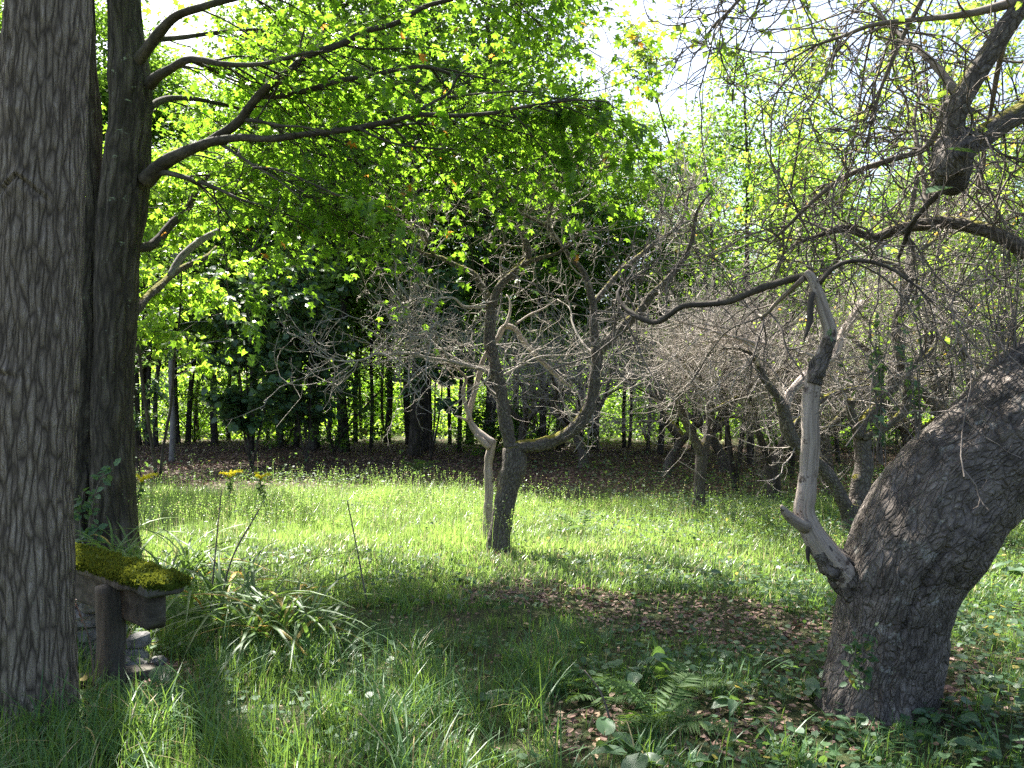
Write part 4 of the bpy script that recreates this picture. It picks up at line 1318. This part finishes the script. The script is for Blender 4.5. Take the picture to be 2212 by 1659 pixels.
mid = A + (Bp - A) * .53
base = G(*mid)
gz = base[2]
bench = thing("bench", "rustic wooden bench whose plank seat is thick with green moss", "bench", base)
bt = Buf()
slab(bt, A, Bp, gz + .612, .108, .038)
plank = put("seat", bt.mesh("bench_seat", M['old_wood'], base), bench)
bt = Buf()
X = slab(bt, A - .003, Bp + .006, gz + .640, .116, .032, n=90, sides=48, rough=.016, freq=14, power=3)
X2 = X.reshape(-1, 3)
pick = RG.integers(0, len(X2), 26000)
pick = pick[(X2[pick, 2] > gz + .615)]
ps = X2[pick] + RG.normal(0, .007, (len(pick), 3))
ctr = np.append(mid, gz + .6)
up = unit(np.stack([RG.normal(0, .5, len(ps)), RG.normal(0, .5, len(ps)), np.ones(len(ps)) * .9], 1))
leaves(bt, ps, up, rdir(len(ps)), .017 * RG.uniform(.6, 1.3, len(ps)), 'kite')
put("moss", bt.mesh("bench_moss", M['moss'], base), plank, kind="stuff")
bt = Buf()
dirn = unit(Bp - A)
slab(bt, A + dirn * .1, Bp - dirn * .10, gz + .478, .055, .098, n=30, power=8, rough=.006)
put("beam", bt.mesh("bench_beam", M['old_beam'], base), bench)
for f_, hw in ((.68, .078), (.06, .075)):
    p = A + (Bp - A) * f_ - np.array([.06, .06])
    bt = Buf()
    tube(bt, [(p[0], p[1], gz - .08), (p[0] + .006, p[1], gz + .25), (p[0] - .004, p[1], gz + .572)], [hw * 1.08, hw, hw * .98], sides=20, step=.03, lump=.05, freq=8, disp=lambda th, s, r: r * .12 * (np.cos(4 * th) * .5) + .003 * vnoise(np.stack([np.cos(th) * 5, np.sin(th) * 5, s * 2], -1), 5))
    put("post", bt.mesh("bench_post", M['old_wood'], base), bench)


def stone_mesh(seed, sx, sy, sz):
    u = np.linspace(0, 2 * math.pi, 14, endpoint=False)
    v = np.linspace(-math.pi / 2, math.pi / 2, 9)
    P = np.stack([np.cos(v)[:, None] * np.cos(u)[None], np.cos(v)[:, None] * np.sin(u)[None], np.sin(v)[:, None] + 0 * u[None]], -1)
    P = np.sign(P) * np.abs(P) ** .62
    P = P * (1 + .20 * vnoise(P * 1.7 + seed * 5, seed) + .10 * vnoise(P * 4 + seed, seed + 3))[..., None] * [sx, sy, sz]
    bt = Buf()
    i = np.arange(8)[:, None] * 14
    j = np.arange(14)[None]
    bt.add(P, np.stack([i + j, i + (j + 1) % 14, i + 14 + (j + 1) % 14, i + 14 + j], -1))
    return bt.mesh("stone", M['stone'], smooth=False)


GS = "stones piled behind the bench post"
nst = 0
for row in range(4):
    for k in range(4):
        x = -3.50 + k * .26 + (row % 2) * .10 + RG.uniform(-.03, .03)
        o = put("stone", stone_mesh(nst, RG.uniform(.11, .15), RG.uniform(.10, .14), RG.uniform(.052, .066)), None, G(x, 5.34 + RG.uniform(-.04, .04) + (2.7 + x) * -.25, .045 + row * .108))
        o.rotation_euler = (RG.normal(0, .06), RG.normal(0, .06), RG.uniform(-.4, .4))
        tag(o, "dark flat fieldstone in the stacked pile behind the bench post", "stone", GS)
        nst += 1
for x, y, s_, z in ((-2.36, 5.16, .085, .04), (-2.30, 5.05, .075, .03), (-2.34, 5.20, .07, .14), (-2.41, 5.10, .06, .03), (-2.20, 5.15, .05, .02)):
    o = put("stone", stone_mesh(nst, s_, s_ * .9, s_ * .65), None, G(x, y, z))
    o.rotation_euler = (RG.normal(0, .2), RG.normal(0, .2), RG.uniform(0, 6))
    tag(o, "small loose grey stone tumbled beside the bench post", "stone", "loose stones beside the bench post")
    nst += 1
bt = Buf()
slab(bt, np.array([-2.62, 4.70]), np.array([-2.14, 4.98]), gz + .035, .07, .03, n=20, power=6, rough=.008)
o = put("board", bt.mesh("board", M['old_wood']))
tag(o, "dark rotting board lying on the ground at the foot of the bench post", "board")


# ------------------------------------------------------------------ leafy plants in the foreground
def big_leaf_mesh(asp, cup, heart):
    n, m = 7, 4
    V, Q = [], []
    for i in range(n + 1):
        t = i / n
        w = asp * (math.sin(math.pi * t ** .62)) ** .8 + (0.0 if i else .02)
        for j in range(-m, m + 1):
            f = j / m
            y = t - heart * abs(f) * (1 - t) ** 2
            V.append((w * f, y, cup * abs(f) ** 1.2 * w * 2 - .22 * t * t + .02 * math.sin(9 * t + 3 * f)))
    c = 2 * m + 1
    for i in range(n):
        for j in range(2 * m):
            a = i * c + j
            Q.append((a, a + 1, a + c + 1, a + c))
    bt = Buf()
    bt.add(V, Q)
    return bt


BL = [big_leaf_mesh(.42, .12, .35).mesh("broad_leaf", M['broad_leaf']), big_leaf_mesh(.33, .10, .15).mesh("broad_leaf", M['broad_leaf']), big_leaf_mesh(.36, .2, .2).mesh("broad_leaf", M['cover'])]


def leafy_plant(label, x, y, n, size, h, spread, which=0, cat="plant", group=None, name="broadleaf_plant"):
    base = G(x, y)
    t = thing(name, label, cat, base, group)
    bt = Buf()
    for k in range(n):
        a = RG.uniform(0, 6.28)
        rr = spread * RG.uniform(.25, 1)
        z = h * RG.uniform(.45, 1)
        tip = np.array([math.cos(a) * rr, math.sin(a) * rr, z])
        tube(bt, [(0, 0, -.02), tip * [.35, .35, .6], tip], [.004, .003, .002], sides=5, n=6, lump=0)
        o = put("leaf", BL[(which + (k % 5 == 4)) % 3], t, tip)
        s_ = size * RG.uniform(.7, 1.2)
        o.scale = (s_, s_, s_)
        o.rotation_euler = (RG.normal(-.1, .3), RG.normal(0, .3), a - math.pi / 2 + RG.normal(0, .5))
    put("stalks", bt.mesh("stalks", M['fern']), t)
    return t


def gp(x, y):
    d = 2851.0 / (y - 870)
    return (x - 1106) / F * d, d


for x, y, n, s_, h, sp, w, lb in (
        (1385, 1480, 12, .105, .20, .16, 1, "dusty green big-leaved plant among ferns left of the massive trunk"),
        (1318, 1600, 8, .10, .09, .12, 0, "low round-leaved plant at the rim of bare leaf litter"),
        (1350, 1655, 7, .12, .12, .12, 0, "pale broad-leaved seedling in shaded grass below the ferns"),
        (1465, 1662, 4, .09, .08, .08, 0, "small two-leaved seedling in dark foreground grass"),
        (1595, 1540, 8, .085, .10, .13, 0, "round grey-green leaves beside the sunlit soil patch"),
        (318, 1490, 8, .125, .12, .20, 0, "heart-leaved plant growing at the foot of the bench post"),
        (2175, 1240, 10, .16, .20, .25, 1, "big pale-leaved dock plant in sunny grass right of the massive trunk"),
        (1380, 1330, 4, .08, .16, .06, 2, "bright young seedling standing on the brown leaf litter"),
        (1530, 1250, 6, .07, .10, .10, 0, "small leafy weed in the sunny grass beneath the dead limb"),
        (1560, 1215, 6, .09, .10, .12, 0, "pale-leaved weed cluster beyond the leaf litter"),
        (1000, 1255, 4, .12, .06, .08, 0, "light weed leaf in shade before the mossy apple trunk"),
        (1085, 1335, 3, .09, .12, .05, 1, "single thin seedling in the shaded lawn"),
        (1050, 1500, 5, .08, .06, .10, 0, "flat rosette weed in mid shaded grass"),
        (1250, 1395, 3, .06, .05, .05, 2, "tiny weed by the litter patch edge"),
        (2050, 1560, 9, .075, .10, .16, 0, "round-leaved weed against the right foot of the massive trunk"),
        (1750, 1500, 9, .07, .12, .14, 0, "round-leaved weed against the left foot of the massive trunk"),
        (1840, 1585, 8, .07, .07, .15, 0, "leafy weed before the massive trunk's base"),
        (2120, 1480, 8, .08, .12, .14, 1, "nettle-like weed in the green patch right of the trunk"),
        (1660, 1590, 7, .07, .09, .12, 0, "weed cluster at the edge of the sunlit litter spot")):
    leafy_plant(lb, *gp(x, y), n, s_, h, sp, w)


def frond_mesh(L, pairs, wid):
    bt = Buf()
    t = np.linspace(0, 1, 12)
    P = np.stack([0 * t, L * (t - .12 * t ** 3), L * (.75 * t - .70 * t ** 2)], 1)
    tube(bt, P, np.linspace(.003, .0008, 12), sides=4, n=14, lump=0)
    k = np.repeat(np.linspace(.12, .98, pairs), 2)
    s = np.tile([-1.0, 1.0], pairs)
    pos = np.stack([np.interp(k, t, P[:, c]) for c in range(3)], 1)
    ln = wid * np.sin(np.pi * (k * .82 + .15)) ** .9
    ax = unit(np.stack([s, .40 + 0 * s, -.12 + RG.normal(0, .10, len(s))], 1))
    leaves(bt, pos, ax, np.broadcast_to([0, 0, 1.0], pos.shape) + RG.normal(0, .2, pos.shape), ln, 'pinna')
    return bt.mesh("frond", M['fern'])


FR = [frond_mesh(.46, 24, .12), frond_mesh(.38, 22, .10)]


def fern(label, x, y, n, sc=1.0, az=None):
    base = G(x, y)
    t = thing("fern", label, "fern", base)
    for k in range(n):
        o = put("frond", FR[k % 2], t)
        a = (k / n * 6.28 + RG.uniform(-.4, .4)) if az is None else az + RG.normal(0, .6)
        o.rotation_euler = (RG.uniform(-.1, .55), RG.normal(0, .15), a)
        s_ = sc * RG.uniform(.75, 1.15)
        o.scale = (s_, s_, s_)
    return t


for x, y, n, s_, lb in ((1420, 1560, 9, .95, "lush fern rising from leaf litter left of the massive trunk"),
                        (1300, 1500, 6, .8, "dark fern at the left of the big-leaved plant"),
                        (1480, 1490, 6, .7, "small fern in dappled light near the sunlit soil"),
                        (345, 1345, 8, 1.1, "fern spreading under the mossy bench end"),
                        (405, 1360, 7, 1.0, "fern between the bench and the strap-leaved clump"),
                        (255, 1520, 6, .8, "fern at the foot of the furrowed trunk"),
                        (320, 1545, 6, .8, "low fern before the heart-leaved plant"),
                        (1215, 1480, 5, .55, "tiny pale fern in the shaded lawn"),
                        (905, 1020, 6, 1.5, "fern in the tall grass by the wood's edge"),
                        (1255, 1140, 6, 1.2, "pale fern in sunny grass right of the mossy apple trunk")):
    fern(lb, *gp(x, y), n, s_)


def strap_mesh(L, bend, wid, mat):
    S = 9
    t = np.linspace(0, 1, S)
    y = L * (t * .35 + bend * t ** 2 * .65)
    z = L * (t - bend * .78 * t ** 2.3)
    w = wid * np.sin(np.pi * (t * .80 + .2)) ** .7
    w[-1] = .001
    V = np.stack([np.stack([-w, y, z + w * .5], 1), np.stack([0 * w, y, z], 1), np.stack([w, y, z + w * .5], 1)], 1)
    i = np.arange(S - 1)[:, None] * 3
    j = np.arange(2)[None]
    bt = Buf()
    bt.add(V, np.stack([i + j, i + j + 1, i + j + 4, i + j + 3], -1))
    return bt.mesh("blade", M[mat])


SM = [strap_mesh(.80, .8, .011, 'strap'), strap_mesh(.95, .95, .012, 'strap'), strap_mesh(.75, .5, .010, 'strap'), strap_mesh(.85, 1.1, .012, 'strap_dry')]
for x, y, n, s_, lb in ((560, 1380, 60, 1.0, "daylily clump with some yellowed straps beside the bench"),
                        (480, 1330, 50, 1.0, "tall green strap-leaved clump right behind the bench end"),
                        (650, 1385, 45, .85, "outer daylily clump arching over the shaded grass"),
                        (400, 1265, 45, 1.05, "strap-leaved clump at the sunny edge behind the bench"),
                        (260, 1235, 34, 1.0, "dark strap-leaved clump at the foot of the two-stemmed maple")):
    X0, Y0 = gp(x, y)
    t = thing("daylily_clump", lb, "plant", G(X0, Y0))
    for k in range(n):
        dry = RG.uniform() < (.16 if x in (560, 650) else .02)
        o = put("blade", SM[3] if dry else SM[int(RG.integers(0, 3))], t, (RG.normal(0, .10), RG.normal(0, .10), -.02))
        a = RG.uniform(0, 6.28)
        o.rotation_euler = (RG.normal(0, .12), RG.normal(0, .10), a)
        q = s_ * RG.uniform(.65, 1.15)
        o.scale = (1.1, q, q)


def weed_stalk(label, name, pts, d, head=None, cat="plant"):
    P, R_ = limb_pts(pts, d)
    base = G(P[0][0], P[0][1])
    P[0][2] = base[2] - .02
    t = thing(name, label, cat, base)
    bt = Buf()
    tube(bt, P, R_, sides=6, step=.03, lump=.05)
    put("stem", bt.mesh("stem", M['live_twig'], base), t)
    if head == 'gold':
        lf = Buf()
        tip = P[-1]
        for k in range(7):
            a = RG.uniform(0, 6.28)
            Pk = walk(tip[None], np.array([[math.cos(a), math.sin(a), 1.1]]), np.array([RG.uniform(.12, .24)]), 6, .05, (0, 0, -.26))
            q, tt, _ = along(Pk, 90, 0, 1)
            leaves(lf, q + RG.normal(0, .007, q.shape), rdir(90), rdir(90), .018, 'kite')
        put("flower_head", lf.mesh("flower_head", M['goldenrod'], base), t)
        lf = Buf()
        q, tt, _ = along(np.array([P]), 60, .1, .95)
        leaves(lf, q, unit(rdir(60) * [1, 1, .3]), rdir(60) + [0, 0, 1.0], .08, 'kite')
        put("leaves", lf.mesh("stem_leaves", M['cover'], base), t)
    elif head == 'seed':
        lf = Buf()
        q, tt, _ = along(np.array([P]), 60, .72, 1)
        leaves(lf, q, unit(rdir(60) + tt), rdir(60), .012, 'kite')
        put("seed_head", lf.mesh("seed_head", M['litter'], base), t)
    return t


weed_stalk("goldenrod in bloom beside the two-stemmed maple", "goldenrod", [(296, 1130, 4), (298, 1080, 3), (305, 1040, 2)], 10.8, 'gold', 'flower')
weed_stalk("goldenrod in bloom above the tall sunlit grass", "goldenrod", [(500, 1100, 4), (498, 1060, 3), (496, 1030, 2)], 12.2, 'gold', 'flower')
weed_stalk("goldenrod bud on a crooked stem in the tall grass", "goldenrod", [(566, 1110, 4), (564, 1060, 3), (563, 1034, 2)], 12.0, 'gold', 'flower')
weed_stalk("thin dark upright stalk above the strap leaves", "dry_stalk", [(452, 1340, 4), (462, 1230, 3.6), (478, 1060, 2)], 6.2, 'seed')
weed_stalk("thin dark slanting stalk above the strap leaves", "dry_stalk", [(468, 1330, 4), (500, 1210, 3.6), (560, 1100, 2.5)], 6.2, 'seed')
weed_stalk("wispy dry stalk in the shaded grass left of the mossy apple", "dry_stalk", [(795, 1320, 4), (770, 1180, 3), (750, 1080, 2)], 6.6, 'seed')
weed_stalk("pale dead stem leaning from the fern to the litter", "dry_stalk", [(1325, 1556, 5), (1300, 1500, 4.5), (1262, 1448, 3)], 4.15)
weed_stalk("dry stalk leaning against the furrowed trunk's right side", "dry_stalk", [(205, 1480, 5), (195, 1390, 4.5), (160, 1290, 3)], 4.6, 'seed')
weed_stalk("spike of dark seeds at the left foot of the massive trunk", "dry_stalk", [(1815, 1480, 4), (1806, 1380, 3.5), (1800, 1310, 3)], 4.7, 'seed')

def creeper(label, strands, d0, size, mat):
    allp = [limb_pts(p, d0) for p in strands]
    base = G(*allp[0][0][0][:2])
    t = thing("creeper", label, "plant", base)
    wood, lf = Buf(), Buf()
    for P, R_ in allp:
        C, r = tube(wood, P, R_, sides=5, step=.03, lump=0)
        q, tt, _ = along(C[None], 26, .1, 1.0)
        ax = unit(rdir(26) + [0, -.5, 0])
        leaves(lf, q + ax * .02, ax, unit(rdir(26) * .6 + [0, -.6, .8]), size * RG.uniform(.6, 1.3, 26), 'oval')
    put("stems", wood.mesh("creeper_stems", M['live_twig'], base), t)
    put("leaves", lf.mesh("creeper_leaves", M[mat], base), t, kind="stuff")


creeper("green creeper climbing the left foot of the massive apple trunk", [[(1835, 1500, 3), (1842, 1440, 3), (1852, 1380, 2)], [(1862, 1500, 3), (1866, 1440, 3), (1858, 1370, 2)], [(1830, 1490, 3), (1868, 1430, 2), (1885, 1360, 1.5)]], 4.10, .045, 'cover')
creeper("dark creeper climbing the hollow of the two-stemmed maple", [[(190, 1200, 3), (196, 1110, 3), (215, 1040, 2), (245, 1010, 1.5)], [(180, 1190, 3), (172, 1120, 3), (180, 1060, 2)], [(210, 1190, 3), (205, 1130, 2), (190, 1080, 2)]], 8.25, .085, 'broad_leaf')

# ------------------------------------------------------------------ grass, ground cover and litter
LP = np.array([gp(*q) for q in ((1150, 1285), (1280, 1290), (1400, 1320), (1520, 1340), (1650, 1370), (1800, 1385))])
SPOTS = [(gp(1590, 1555), .28), (gp(1310, 1545), .25), (gp(345, 1440), .30), (gp(1895, 1500), .35), (gp(1800, 1540), .2), (gp(65, 1500), .3), (gp(1075, 1190), .2), (gp(1240, 1590), .15), (gp(2050, 1450), .2)]


def bare(x, y):
    """0 = bare leaf litter, 1 = full turf"""
    dmin = np.full(np.shape(x), 9.0)
    for a, c in zip(LP[:-1], LP[1:]):
        ab = c - a
        t = np.clip(((x - a[0]) * ab[0] + (y - a[1]) * ab[1]) / ab.dot(ab), 0, 1)
        dmin = np.minimum(dmin, np.hypot(x - a[0] - t * ab[0], (y - a[1] - t * ab[1])) / .52)
    for (cx, cy_), r in SPOTS:
        dmin = np.minimum(dmin, np.hypot(x - cx, y - cy_) / r)
    n = n2(x, y, .35, 31) * .5 + n2(x, y, .9, 32) * .6
    return np.clip((dmin + n - .75) * 1.6, 0, 1)


def field(N, y0, y1, p):
    y = y0 + (y1 - y0) * RG.uniform(0, 1, N) ** p
    x = RG.uniform(-1, 1, N) * (y * .66 + .8)
    return x, y


def blades(buf, pos, h, w, az, lean, S):
    N = len(pos)
    t = np.linspace(0, 1, S)[None, :]
    dirx = np.stack([np.cos(az), np.sin(az), 0 * az], 1)
    side = np.stack([-np.sin(az), np.cos(az), 0 * az], 1)
    fw = lean[:, None] * t ** 1.8
    up = t * np.sqrt(np.clip(1 - .55 * np.minimum(lean, 1.25)[:, None] ** 2 * t ** 1.6, .05, 1))
    C = pos[:, None, :] + h[:, None, None] * (dirx[:, None, :] * fw[:, :, None] + np.array([0, 0, 1.0]) * up[:, :, None])
    ww = w[:, None] * (1 - .25 * t) * np.where(t < .99, 1, 0)
    Lf = C[:, :-1] - side[:, None, :] * ww[:, :-1, None]
    Rt = C[:, :-1] + side[:, None, :] * ww[:, :-1, None]
    V = np.concatenate([np.stack([Lf, Rt], 2).reshape(N, -1, 3), C[:, -1:]], 1)
    m = V.shape[1]
    o = (np.arange(N) * m)[:, None]
    qs = np.array([(2 * k, 2 * k + 1, 2 * k + 3, 2 * k + 2) for k in range(S - 2)])
    tr = np.array([[2 * (S - 2), 2 * (S - 2) + 1, 2 * (S - 1)]])
    buf.add(V, qs[None] + o[:, :, None] if len(qs) else None, tr[None] + o[:, :, None])


def grow(buf, N, y0, y1, p, hfun, wid, S, keep):
    x, y = field(N, y0, y1, p)
    # tufts
    x = x + n2(x, y, .12, 41) * .05
    y = y + n2(x, y, .12, 42) * .05
    k = RG.uniform(0, 1, N) < keep(x, y)
    x, y = x[k], y[k]
    n = len(x)
    h = hfun(x, y) * RG.uniform(.55, 1.25, n)
    pos = np.stack([x, y, gh(x, y) - .01], 1)
    az = n2(x, y, .5, 51) * 4 + RG.normal(0, 1.2, n)
    blades(buf, pos, h, RG.uniform(*wid, n), az, np.abs(RG.normal(.45, .4, n)), S)


def h_near(x, y):
    lg = np.clip((.6 - x) * .9, 0, 1) * np.clip((6.2 - y) / 1.4, 0, 1)
    return (.07 + .12 * lg) * (1 + .7 * n2(x, y, .35, 61)) + .03


def h_far(x, y):
    a = np.clip((y - 9.0) / 4, 0, 1) * np.clip((1.2 - x) / 1.5, .25, 1)
    return (.12 + .24 * a) * (1 + .55 * n2(x, y, .9, 62)) * np.clip((15.2 - y) / 2.5, .35, 1)


def edge(x, y):
    return np.clip((14.4 + 1.2 * n2(x, y, 1.6, 71) - y) / 1.6, .015, 1)


bt = Buf()
grow(bt, 90000, 2.9, 7.2, .85, h_near, (.0014, .0030), 4, lambda x, y: (.06 + .94 * bare(x, y)) * np.clip(.55 + .8 * n2(x, y, .22, 72) + .35 * n2(x, y, .7, 74), .06, 1))
# long arching tufts
tx, ty = field(900, 2.9, 9.5, .8)
k = RG.uniform(0, 1, 900) < np.where((tx < .3) & (ty < 5.2), .85, .22) * bare(tx, ty)
tx, ty = tx[k], ty[k]
nb = RG.integers(10, 34, len(tx))
ti = np.repeat(np.arange(len(tx)), nb)
n = len(ti)
sz = RG.uniform(.5, 1.2, len(tx))[ti] * np.where((tx < .3) & (ty < 5.2), 1.0, .6)[ti]
x = tx[ti] + RG.normal(0, .035, n)
y = ty[ti] + RG.normal(0, .035, n)
blades(bt, np.stack([x, y, gh(x, y) - .01], 1), .34 * sz * RG.uniform(.5, 1.2, n), RG.uniform(.0022, .0042, n), RG.uniform(0, 6.28, n), np.abs(RG.normal(.75, .35, n)), 6)
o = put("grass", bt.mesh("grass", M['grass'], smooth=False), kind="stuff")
tag(o, "lush shaded grass covering the near lawn", "grass", kind="stuff")
bt = Buf()
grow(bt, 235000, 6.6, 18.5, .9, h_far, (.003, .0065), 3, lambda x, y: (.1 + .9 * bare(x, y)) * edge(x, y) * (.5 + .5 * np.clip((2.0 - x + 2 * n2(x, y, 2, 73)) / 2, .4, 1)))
x, y = field(9000, 8.5, 15.0, .9)
k = RG.uniform(0, 1, len(x)) < edge(x, y) * np.clip((1.6 - x) / 2, .15, 1)
x, y = x[k], y[k]
n = len(x)
hh = RG.uniform(.3, .62, n) * (1 + .3 * n2(x, y, 1.1, 63))
az = RG.uniform(0, 6.28, n)
ln = np.abs(RG.normal(.2, .18, n))
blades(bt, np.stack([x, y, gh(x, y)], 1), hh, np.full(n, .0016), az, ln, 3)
for q in range(5):
    t_ = .78 + .055 * q
    pp = np.stack([x + hh * np.cos(az) * ln * t_ ** 1.8, y + hh * np.sin(az) * ln * t_ ** 1.8, gh(x, y) + hh * t_ * .97], 1)
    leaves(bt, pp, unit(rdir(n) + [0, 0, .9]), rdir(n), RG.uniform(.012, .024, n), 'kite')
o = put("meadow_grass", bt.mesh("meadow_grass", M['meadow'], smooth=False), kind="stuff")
tag(o, "tall sunlit meadow grass between the trees and the wood", "grass", kind="stuff")

bt = Buf()
x, y = field(26000, 2.9, 8.5, .8)
dens = np.clip(.25 + .75 * np.clip((x - .3) / 1.2, 0, 1) + .6 * n2(x, y, .6, 81), .03, 1) * (.25 + .75 * bare(x, y))
k = RG.uniform(0, 1, len(x)) < dens
x, y = x[k], y[k]
n = len(x)
ax_ = unit(rdir(n) * [1, 1, .25])
leaves(bt, np.stack([x, y, gh(x, y) + RG.uniform(.01, .11, n) * (1 + .6 * n2(x, y, .5, 82))], 1), ax_, unit(RG.normal(0, .35, (n, 3)) + [0, 0, 1.0]), RG.uniform(.02, .05, n), 'round')
x, y = field(60000, 8.0, 20.5, .85)
dens = np.clip(.15 + .55 * np.clip((x - .4) / 2.0, 0, 1) + .5 * n2(x, y, 1.2, 83), .02, 1) * np.clip((18.5 + 2 * n2(x, y, 2.0, 84) - y) / 2, .05, 1)
k = RG.uniform(0, 1, len(x)) < dens
x, y = x[k], y[k]
n = len(x)
ax_ = unit(rdir(n) * [1, 1, .3])
leaves(bt, np.stack([x, y, gh(x, y) + RG.uniform(.03, .30, n) * (1 + .6 * n2(x, y, .8, 85))], 1), ax_, unit(RG.normal(0, .4, (n, 3)) + [0, 0, 1.0]), RG.uniform(.025, .055, n), 'oval')
x, y = field(22000, 12.6, 21.0, .8)
dens = np.clip(.9 * n2(x, y, .8, 86) + .5 * n2(x, y, .25, 87) - .05, 0, 1) * np.clip((20.5 - y) / 5, 0, 1)
k = RG.uniform(0, 1, len(x)) < dens
x, y = x[k], y[k]
n = len(x)
ax_ = unit(rdir(n) * [1, 1, .5])
leaves(bt, np.stack([x, y, gh(x, y) + RG.uniform(.02, .55, n) ** 1.2 * np.clip(.6 + n2(x, y, .8, 86), .2, 1.3)], 1), ax_, unit(RG.normal(0, .5, (n, 3)) + [0, 0, 1.0]), RG.uniform(.04, .08, n), 'kite')
o = put("ground_cover", bt.mesh("ground_cover", M['cover']), kind="stuff")
tag(o, "low broad-leaved weeds carpeting the ground among the grass", "ground cover", kind="stuff")

bt = Buf()
x, y = field(30000, 3.0, 9.0, .9)
k = RG.uniform(0, 1, len(x)) < np.clip(1.05 - bare(x, y), .10, 1)
x, y = x[k], y[k]
n = len(x)
leaves(bt, np.stack([x, y, gh(x, y) + RG.uniform(.003, .03, n)], 1), unit(rdir(n) * [1, 1, .2]), unit(RG.normal(0, .35, (n, 3)) + [0, 0, 1.0]), RG.uniform(.02, .055, n), 'oval')
x, y = field(40000, 14.5, 34, .8)
n = len(x)
leaves(bt, np.stack([x, y, gh(x, y) + RG.uniform(.003, .04, n)], 1), unit(rdir(n) * [1, 1, .2]), unit(RG.normal(0, .3, (n, 3)) + [0, 0, 1.0]), RG.uniform(.05, .10, n), 'kite')
bu = Buf()
x, y = field(42000, 29.5, 50, .8)
n = len(x)
k = RG.uniform(0, 1, n) < np.clip(.55 + n2(x, y, 2.2, 95), .05, 1) * np.clip((y - 29) / 4, .1, 1)
x, y = x[k], y[k]
n = len(x)
leaves(bu, np.stack([x, y, gh(x, y) + RG.uniform(.05, 1.5, n) * np.clip(.5 + .8 * n2(x, y, 1.7, 96), .15, 1.2)], 1), unit(rdir(n) * [1, 1, .5]), unit(RG.normal(0, .5, (n, 3)) + [0, 0, 1.0]), RG.uniform(.10, .2, n), 'kite')
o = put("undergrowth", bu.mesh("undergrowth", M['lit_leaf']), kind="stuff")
tag(o, "bright knee-high undergrowth covering the clearing behind the wood", "undergrowth", kind="stuff")
o = put("leaf_litter", bt.mesh("leaf_litter", M['litter'], smooth=False), kind="stuff")
tag(o, "brown fallen leaves littering the bare ground", "fallen leaves", kind="stuff")
